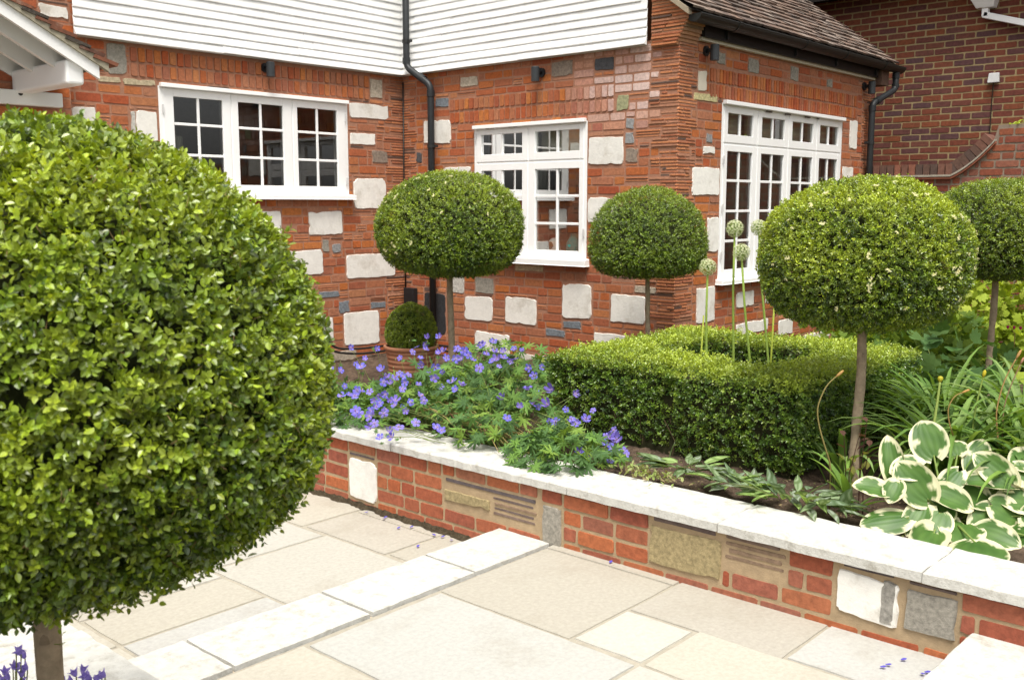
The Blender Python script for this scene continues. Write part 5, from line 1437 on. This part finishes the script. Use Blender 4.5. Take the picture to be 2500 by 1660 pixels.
for (b, tpx, wpx, d0, d1, mi, flat) in HLV:
    B = at_d(*h5(*b), HD + d0); T = at_d(*h5(*tpx), HD + d1)
    if flat > .4 and T[2] > .36: pass
    lowz = .375 if B[0] < 4.16 or T[0] < 4.16 else .31
    if T[2] < lowz: T = at_z(*h5(*tpx), lowz)
    if B[2] < lowz + .02: B = at_z(*h5(*b), lowz + .02)
    d = T - B; L = np.linalg.norm(d); y = d / L
    toc = unit(CAM - (B + T) / 2); nrm = unit(toc * (1 - flat * .55) + np.array((0, 0, flat)) )
    nrm = unit(nrm - y * (nrm @ y)); x = np.cross(y, nrm)
    vd = -toc; app = math.sqrt(max(.05, 1 - float(x @ vd) ** 2)); W = wpx * .287 * HD / FPX / max(.55, app) * 1.12
    M = Matrix(((x[0] * W * 1.35, y[0] * L, nrm[0] * L * .8, B[0] - hb[0]), (x[1] * W * 1.35, y[1] * L, nrm[1] * L * .8, B[1] - hb[1]), (x[2] * W * 1.35, y[2] * L, nrm[2] * L * .8, B[2] - hb[2]), (0, 0, 0, 1)))
    link_mesh('leaf', HL[mi], hosta, M)
    g = G(); q = B - hb; c0 = np.array((jit(.05), jit(.05), 0)); g.tube([c0, (c0 + q) / 2 + (0, 0, .03), q], [.007, .006, .004], (.22, .3, .08), n=6); g.build('leaf_stalk', M_LEAF_S, hosta, True)

# ------------------------------------------------------------------ lungwort along the coping
def lungwort_tpl():
    V = []; n = 7; C = []
    r = random.Random(3)
    for i in range(n + 1):
        t = i / n; w = .17 * math.sin(PI * (.06 + .94 * t) ** .8) * (1 if t < 1 else 0) + .002
        for s in (-1, -.5, 0, .5, 1):
            V.append((s * w, t, .05 * abs(s) - .18 * t * t)); k = r.random()
            C.append((1.0, 1.0, 1.0) if k > .55 or abs(s) == 1 else (2.5, 2.15, 3.2))
    F = [(i * 5 + j, i * 5 + j + 1, i * 5 + j + 6, i * 5 + j + 5) for i in range(n) for j in range(4)]
    return np.array(V), F, np.array(C)
LWV, LWF, LWC = lungwort_tpl()
for (px, py_, n, sx, sy, lab) in ((1672, 1150, 42, .09, .17, 'silver spotted lungwort resting on the coping beside bare soil, further left'), (1925, 1222, 80, .10, .28, 'wide silver spotted lungwort between bare soil and the hosta'), (1790, 1190, 34, .07, .13, 'small lungwort tuft trailing between the two larger ones')):
    b = at_z(px, py_, .37); b[2] = .30; b[0] = max(b[0], 4.16)
    t = thing('lungwort', lab, 'plant', b, 'lungwort plants along the planter coping')
    g = G(); a = RNG.uniform(0, 2 * PI, n); r = np.sqrt(RNG.random(n))
    X = np.c_[sx * r * np.cos(a), sy * r * np.sin(a)]
    D = unit(np.c_[np.cos(a) + RNG.normal(0, .3, n), np.sin(a) + RNG.normal(0, .3, n), RNG.uniform(-.1, .75, n)])
    Nn = np.c_[X * 2 + RNG.normal(0, .25, X.shape), np.ones(n)]
    s = RNG.uniform(.09, .15, n)
    pos = np.c_[X, np.full(n, .075) + RNG.uniform(0, .04, n)]
    c = np.array([(.12, .18, .07), (.10, .155, .07), (.15, .2, .11), (.15, .24, .06)])[RNG.integers(0, 4, n)]
    g.inst(LWV, LWF, frames(D, Nn) * s[:, None, None], pos, c, 0, LWC)
    g.build('leaves', M_LEAF_S, t, True)
t = thing('stonecrop', 'small pale green creeping stonecrop on the coping at the soil edge', 'plant', at_z(1560, 1172, .365) + np.array((.08, 0, 0)))
g = G(); n = 160; X = RNG.normal(0, 1, (n, 2)) * np.array((.045, .1)); D = unit(RNG.normal(0, 1, (n, 3)) + np.array((0, 0, .6))); g.inst(LEAF2[0], LEAF2[1], frames(D, RNG.normal(0, .5, (n, 3)) + np.array((0, 0, 1))) * .028, np.c_[X, RNG.uniform(.002, .03, n)], np.array([(.26, .33, .1), (.32, .36, .14), (.24, .2, .1)])[RNG.integers(0, 3, n)])
g.build('leaves', M_LEAF_S, t)

# ------------------------------------------------------------------ leafy border at the back right
def bushy(name, label, cat, base, n, sx, sy, h, tpl, s0, s1, pal, mat=M_LEAF_S, grp=None, core=True):
    t = thing(name, label, cat, base, grp); g = G()
    U = unit(RNG.normal(0, 1, (n, 3))); U[:, 2] = np.abs(U[:, 2]); r = RNG.random(n) ** .45
    P = U * r[:, None] * np.array((sx, sy, h)); 
    Nn = unit(U * np.array((1, 1, 1.0)) + RNG.normal(0, .45, (n, 3)) + np.array((0, 0, .6)))
    D = unit(U + RNG.normal(0, .7, (n, 3)))
    g.inst(tpl[0], tpl[1], frames(D, Nn) * RNG.uniform(s0, s1, n)[:, None, None], P, pal[RNG.integers(0, len(pal), n)] * RNG.uniform(.8, 1.2, (n, 1)))
    g.build('leaves', mat, t)
    g = G()
    for i in range(10):
        p = P[random.randrange(n)]; g.tube([(p[0] * .2, p[1] * .2, 0), p * np.array((.7, .7, .6)), p], [.005, .004, .002], (.18, .22, .06), n=5)
    g.build('stems', M_LEAF_S, t, True); return t
def peony_tpl():
    V, F = [], []
    for a, L, o in ((-.95, .62, .3), (-.4, .85, .3), (0, 1.0, .34), (.4, .85, .3), (.95, .62, .3)):
        d = np.array((math.sin(a), math.cos(a))); s = np.array((d[1], -d[0])); k = len(V)
        for t, w in ((0, .02), (.35, .06), (.6, .15), (.8, .13), (1, 0)):
            for q in ((-1, 1) if w > 0 else (0,)): p = d * L * t + s * w * q; V.append((p[0], p[1], -.1 * t * t + .04 * (1 - abs(q))))
        F += [(k, k + 1, k + 3, k + 2), (k + 2, k + 3, k + 5, k + 4), (k + 4, k + 5, k + 7, k + 6), (k + 6, k + 7, k + 8)]
    return np.array(V), F
PEO = peony_tpl()
LIME = np.array([(.24, .32, .025), (.28, .36, .03), (.2, .28, .025), (.32, .38, .05)])
DKG = np.array([(.06, .13, .035), (.08, .16, .04), (.05, .11, .03), (.10, .18, .05)])
MIX = np.array([(.14, .22, .03), (.1, .18, .03), (.18, .26, .03)])
bg = 'leafy perennials in the border below the garden wall'
bushy('peony', 'dark lobed peony leaves between the two right hand topiary stems', 'plant', (*at_d(2345, 830, 6.9)[:2], .29), 150, .5, .5, .62, PEO, .09, .16, DKG, grp=bg)
bushy('perennial', 'lime green mass of leaves behind the rightmost topiary stem', 'plant', (*at_d(2460, 800, 9.0)[:2], .29), 2600, 1.0, 1.1, 1.0, PEO, .06, .11, LIME, grp=bg)
bushy('perennial', 'bright green leaves seen under the large topiary ball, right of the hedge', 'plant', (*at_d(2240, 800, 8.3)[:2], .29), 1500, .9, .7, .66, PEO, .06, .11, MIX, grp=bg)
bushy('perennial', 'olive green foliage below the garden wall beyond the box hedge', 'plant', (*at_d(2120, 790, 9.3)[:2], .29), 500, .8, .7, .6, PEO, .06, .1, MIX * .9, grp=bg)
bushy('perennial', 'shady dark foliage right of the hedge behind the daylilies', 'plant', (*at_d(2235, 900, 6.9)[:2], .29), 300, .35, .45, .38, PEO, .05, .09, DKG * .9, grp=bg)
bushy('perennial', 'lime foliage at the far right edge against the garden wall', 'plant', (10.2, 2.0, .29), 1600, .6, 1.0, .95, PEO, .05, .09, LIME * .95, grp=bg)
t = thing('bleeding_heart', 'small pink heart shaped flowers on an arching stem at the right edge', 'flower', (*at_d(2480, 800, 7.6)[:2], .29))
tp = at_d(2478, 795, 7.6) - np.array(t.location)
g = G(); g.tube([(0, 0, 0), tp * .6 + (0, 0, .15), tp + (.0, .06, .03), tp + (0, -.1, .0)], [.004, .003, .002, .0015], (.3, .15, .08), n=5); g.build('stem', M_LEAF_S, t, True)
for k in range(4):
    g = G(); q = tp + (0, .05 - .045 * k, -.012); g.lathe([(0, .012), (.009, .006), (.012, 0), (.008, -.01), (.002, -.018), (0, -.02)], q, 8, (.5, .04, .16)); g.build('flower', M_PETAL, t, True)
t = thing('wall_fern', 'tiny yellow green fern growing on top of the garden wall', 'plant', (XG + .05, 3.06, 2.55))
g = G()
for i in range(9): strap(g, (0, jit(.04), 0), -PI / 2 + jit(1.5), random.uniform(.06, .14), .02, random.uniform(.3, 1.1), 1.2, (.3, .38, .05), n=5)
g.build('fronds', M_LEAF_S, t)

# ------------------------------------------------------------------ campanula at the bottom left, litter
def bell():
    g = G(); g.lathe([(.002, 0), (.006, .004), (.009, .012), (.010, .018)], (0, 0, 0), 10, (.32, .25, .66))
    for q in range(5):
        a = q * 2 * PI / 5; d = np.array((math.cos(a), math.sin(a), 0)); s = np.array((-d[1], d[0], 0))
        g.add([d * .0095 - s * .006 + (0, 0, .017), d * .0095 + s * .006 + (0, 0, .017), d * .020 + (0, 0, .024)], [(0, 1, 2)], (.38, .3, .72))
    return g.mesh('flower', M_PETAL)
BELL = bell()
cz = lambda a, b: (a * 450 / 2276, 1350 + b * 450 / 2276)
for lab, pts, D in (('lilac bellflowers left of the big topiary stem at the bottom edge', [(200, 1240), (260, 1235), (310, 1300), (160, 1430), (50, 1500), (190, 1450), (270, 1530), (340, 1440), (20, 1540), (120, 1560), (70, 1600), (220, 1610)], 2.42),
                    ('lilac bellflowers right of the big topiary stem at the bottom edge', [(720, 1550), (800, 1560), (940, 1520), (1015, 1480), (1080, 1530), (1130, 1560), (1260, 1550), (1300, 1530), (1200, 1600), (900, 1600)], 2.42)):
    P = [at_d(*cz(a, b), D + jit(.05)) for a, b in pts]; ctr = np.mean(P, axis=0); ctr[2] = .30; ctr[0] -= .05; ctr[1] -= .1
    t = thing('bellflower', lab, 'flower', ctr, 'lilac bellflowers below the foreground topiary')
    g = G()
    for p in P:
        q = p - ctr; n = unit(np.array((jit(1), jit(1), .9)))
        M = Matrix.Translation(Vector(q)) @ Vector(n).to_track_quat('Z', 'Y').to_matrix().to_4x4() @ Matrix.Scale(.8, 4); link_mesh('flower', BELL, t, M)
        g.tube([(q[0] * .3, q[1] * .3 - .02, 0), q * .6 + (0, 0, .02), q], [.0022, .002, .0016], (.25, .28, .1), n=5)
    n = 60; X = RNG.normal(0, .06, (n, 2)); D_ = unit(RNG.normal(0, 1, (n, 3)) + np.array((0, 0, .4))); g.inst(LEAF2[0], LEAF2[1], frames(D_, np.tile((0, 0, 1.0), (n, 1)) + RNG.normal(0, .3, (n, 3))) * .03, np.c_[X, RNG.uniform(0, .06, n)], np.tile((.1, .18, .04), (n, 1)))
    g.build('leaves', M_LEAF_S, t)
g = G(); g.add([(-.004, -.011, .001), (.004, -.011, .001), (.009, .004, .004), (.0, .013, .006), (-.009, .004, .004)], [(0, 1, 2, 3, 4)], (.12, .1, .5)); PET = g.mesh('petal', M_PETAL)
pet = [('z8', 1550, 1483, .028), ('z8', 1580, 1470, .028), ('z8', 1668, 1440, .028), ('z8', 1778, 1523, .028), ('z8', 1805, 1513, .028), ('z7', 460, 592, -.092), ('z7', 560, 628, -.092), ('z7', 645, 682, -.092), ('z7', 720, 676, -.092), ('z7', 900, 732, -.092), ('z7', 950, 752, -.092), ('z7', 757, 787, -.092), ('z7', 1875, 875, .028), ('z7', 570, 620, -.092), ('z7', 850, 722, -.092)]
org = {'z7': (700, 1000), 'z8': (1500, 1000)}
for k, a, b, z in pet:
    p = at_z(org[k][0] + a * .42337, org[k][1] + b * .42337, z)
    p[0] = min(p[0], 3.78); o = link_mesh('petal', PET); o.location = p; o.rotation_euler = (0, 0, random.random() * 6)
    if z > 0: tag(o, 'fallen violet petal on the upper grey paving near the white step' if k == 'z8' else 'fallen violet petal at the wall foot on the upper paving', 'petal', 'fallen petals on the upper paving' if k == 'z8' else None)
    else: tag(o, 'fallen violet petal on the lower paving along the planter wall', 'petal', 'fallen petals along the planter wall')
# twig litter on the soil as part of one uncountable spread
g = G(); n = 900
X = np.c_[RNG.uniform(4.14, 4.95, n), RNG.uniform(1.3, 3.3, n)]; D = unit(np.c_[RNG.normal(0, 1, (n, 2)), RNG.normal(0, .1, n)])
g.inst(LEAF1[0], LEAF1[1], frames(D, RNG.normal(0, .4, (n, 3)) + np.array((0, 0, 1))) * RNG.uniform(.008, .02, n)[:, None, None], np.c_[X, RNG.uniform(.295, .312, n)], np.array([(.2, .15, .08), (.12, .14, .04), (.28, .22, .12), (.07, .05, .035)])[RNG.integers(0, 4, n)])
o = g.build('leaf_litter', M_TWIG); o['kind'] = 'stuff'

# ------------------------------------------------------------------ light, sky, camera
w = bpy.data.worlds.new('World'); SC.world = w; w.use_nodes = True
t = w.node_tree; bg_ = t.nodes['Background']
sky = t.nodes.new('ShaderNodeTexSky'); sky.sky_type = 'NISHITA'; sky.sun_disc = False
SUN_EL, SUN_AZ = math.radians(64), math.radians(224)       # azimuth measured from +X towards +Y: the sun stands behind the camera's left shoulder
sky.sun_elevation = SUN_EL; sky.sun_rotation = PI / 2 - SUN_AZ
sky.dust_density = 4.0; sky.air_density = 1.2
hs = t.nodes.new('ShaderNodeHueSaturation'); hs.inputs['Saturation'].default_value = .10
t.links.new(sky.outputs[0], hs.inputs['Color']); t.links.new(hs.outputs[0], bg_.inputs['Color'])
bg_.inputs['Strength'].default_value = .115
sd = bpy.data.lights.new('sun', 'SUN'); sd.energy = 2.35; sd.angle = math.radians(26); sd.color = (1, .95, .86)
so = bpy.data.objects.new('sun', sd); COL.objects.link(so)
dirv = Vector((-math.cos(SUN_AZ) * math.cos(SUN_EL), -math.sin(SUN_AZ) * math.cos(SUN_EL), -math.sin(SUN_EL)))
so.rotation_euler = dirv.to_track_quat('-Z', 'Y').to_euler(); so.location = (0, 0, 12)

cd = bpy.data.cameras.new('camera'); cam = bpy.data.objects.new('camera', cd); COL.objects.link(cam)
cd.sensor_width = 36; cd.lens = FPX / 2500 * 36; cd.clip_start = .05; cd.clip_end = 2000
cam.location = (0, 0, CZ); cam.rotation_euler = (PI / 2 - PITCH, 0, AZ - PI / 2)
cd.dof.use_dof = True; cd.dof.focus_distance = 6.0; cd.dof.aperture_fstop = 11
SC.camera = cam
SC.view_settings.view_transform = 'Standard'; SC.view_settings.look = 'None'; SC.view_settings.exposure = .95; SC.view_settings.gamma = 1
SC.render.engine = 'CYCLES'; SC.cycles.max_bounces = 8; SC.cycles.transparent_max_bounces = 8
SC.cycles.use_denoising = True
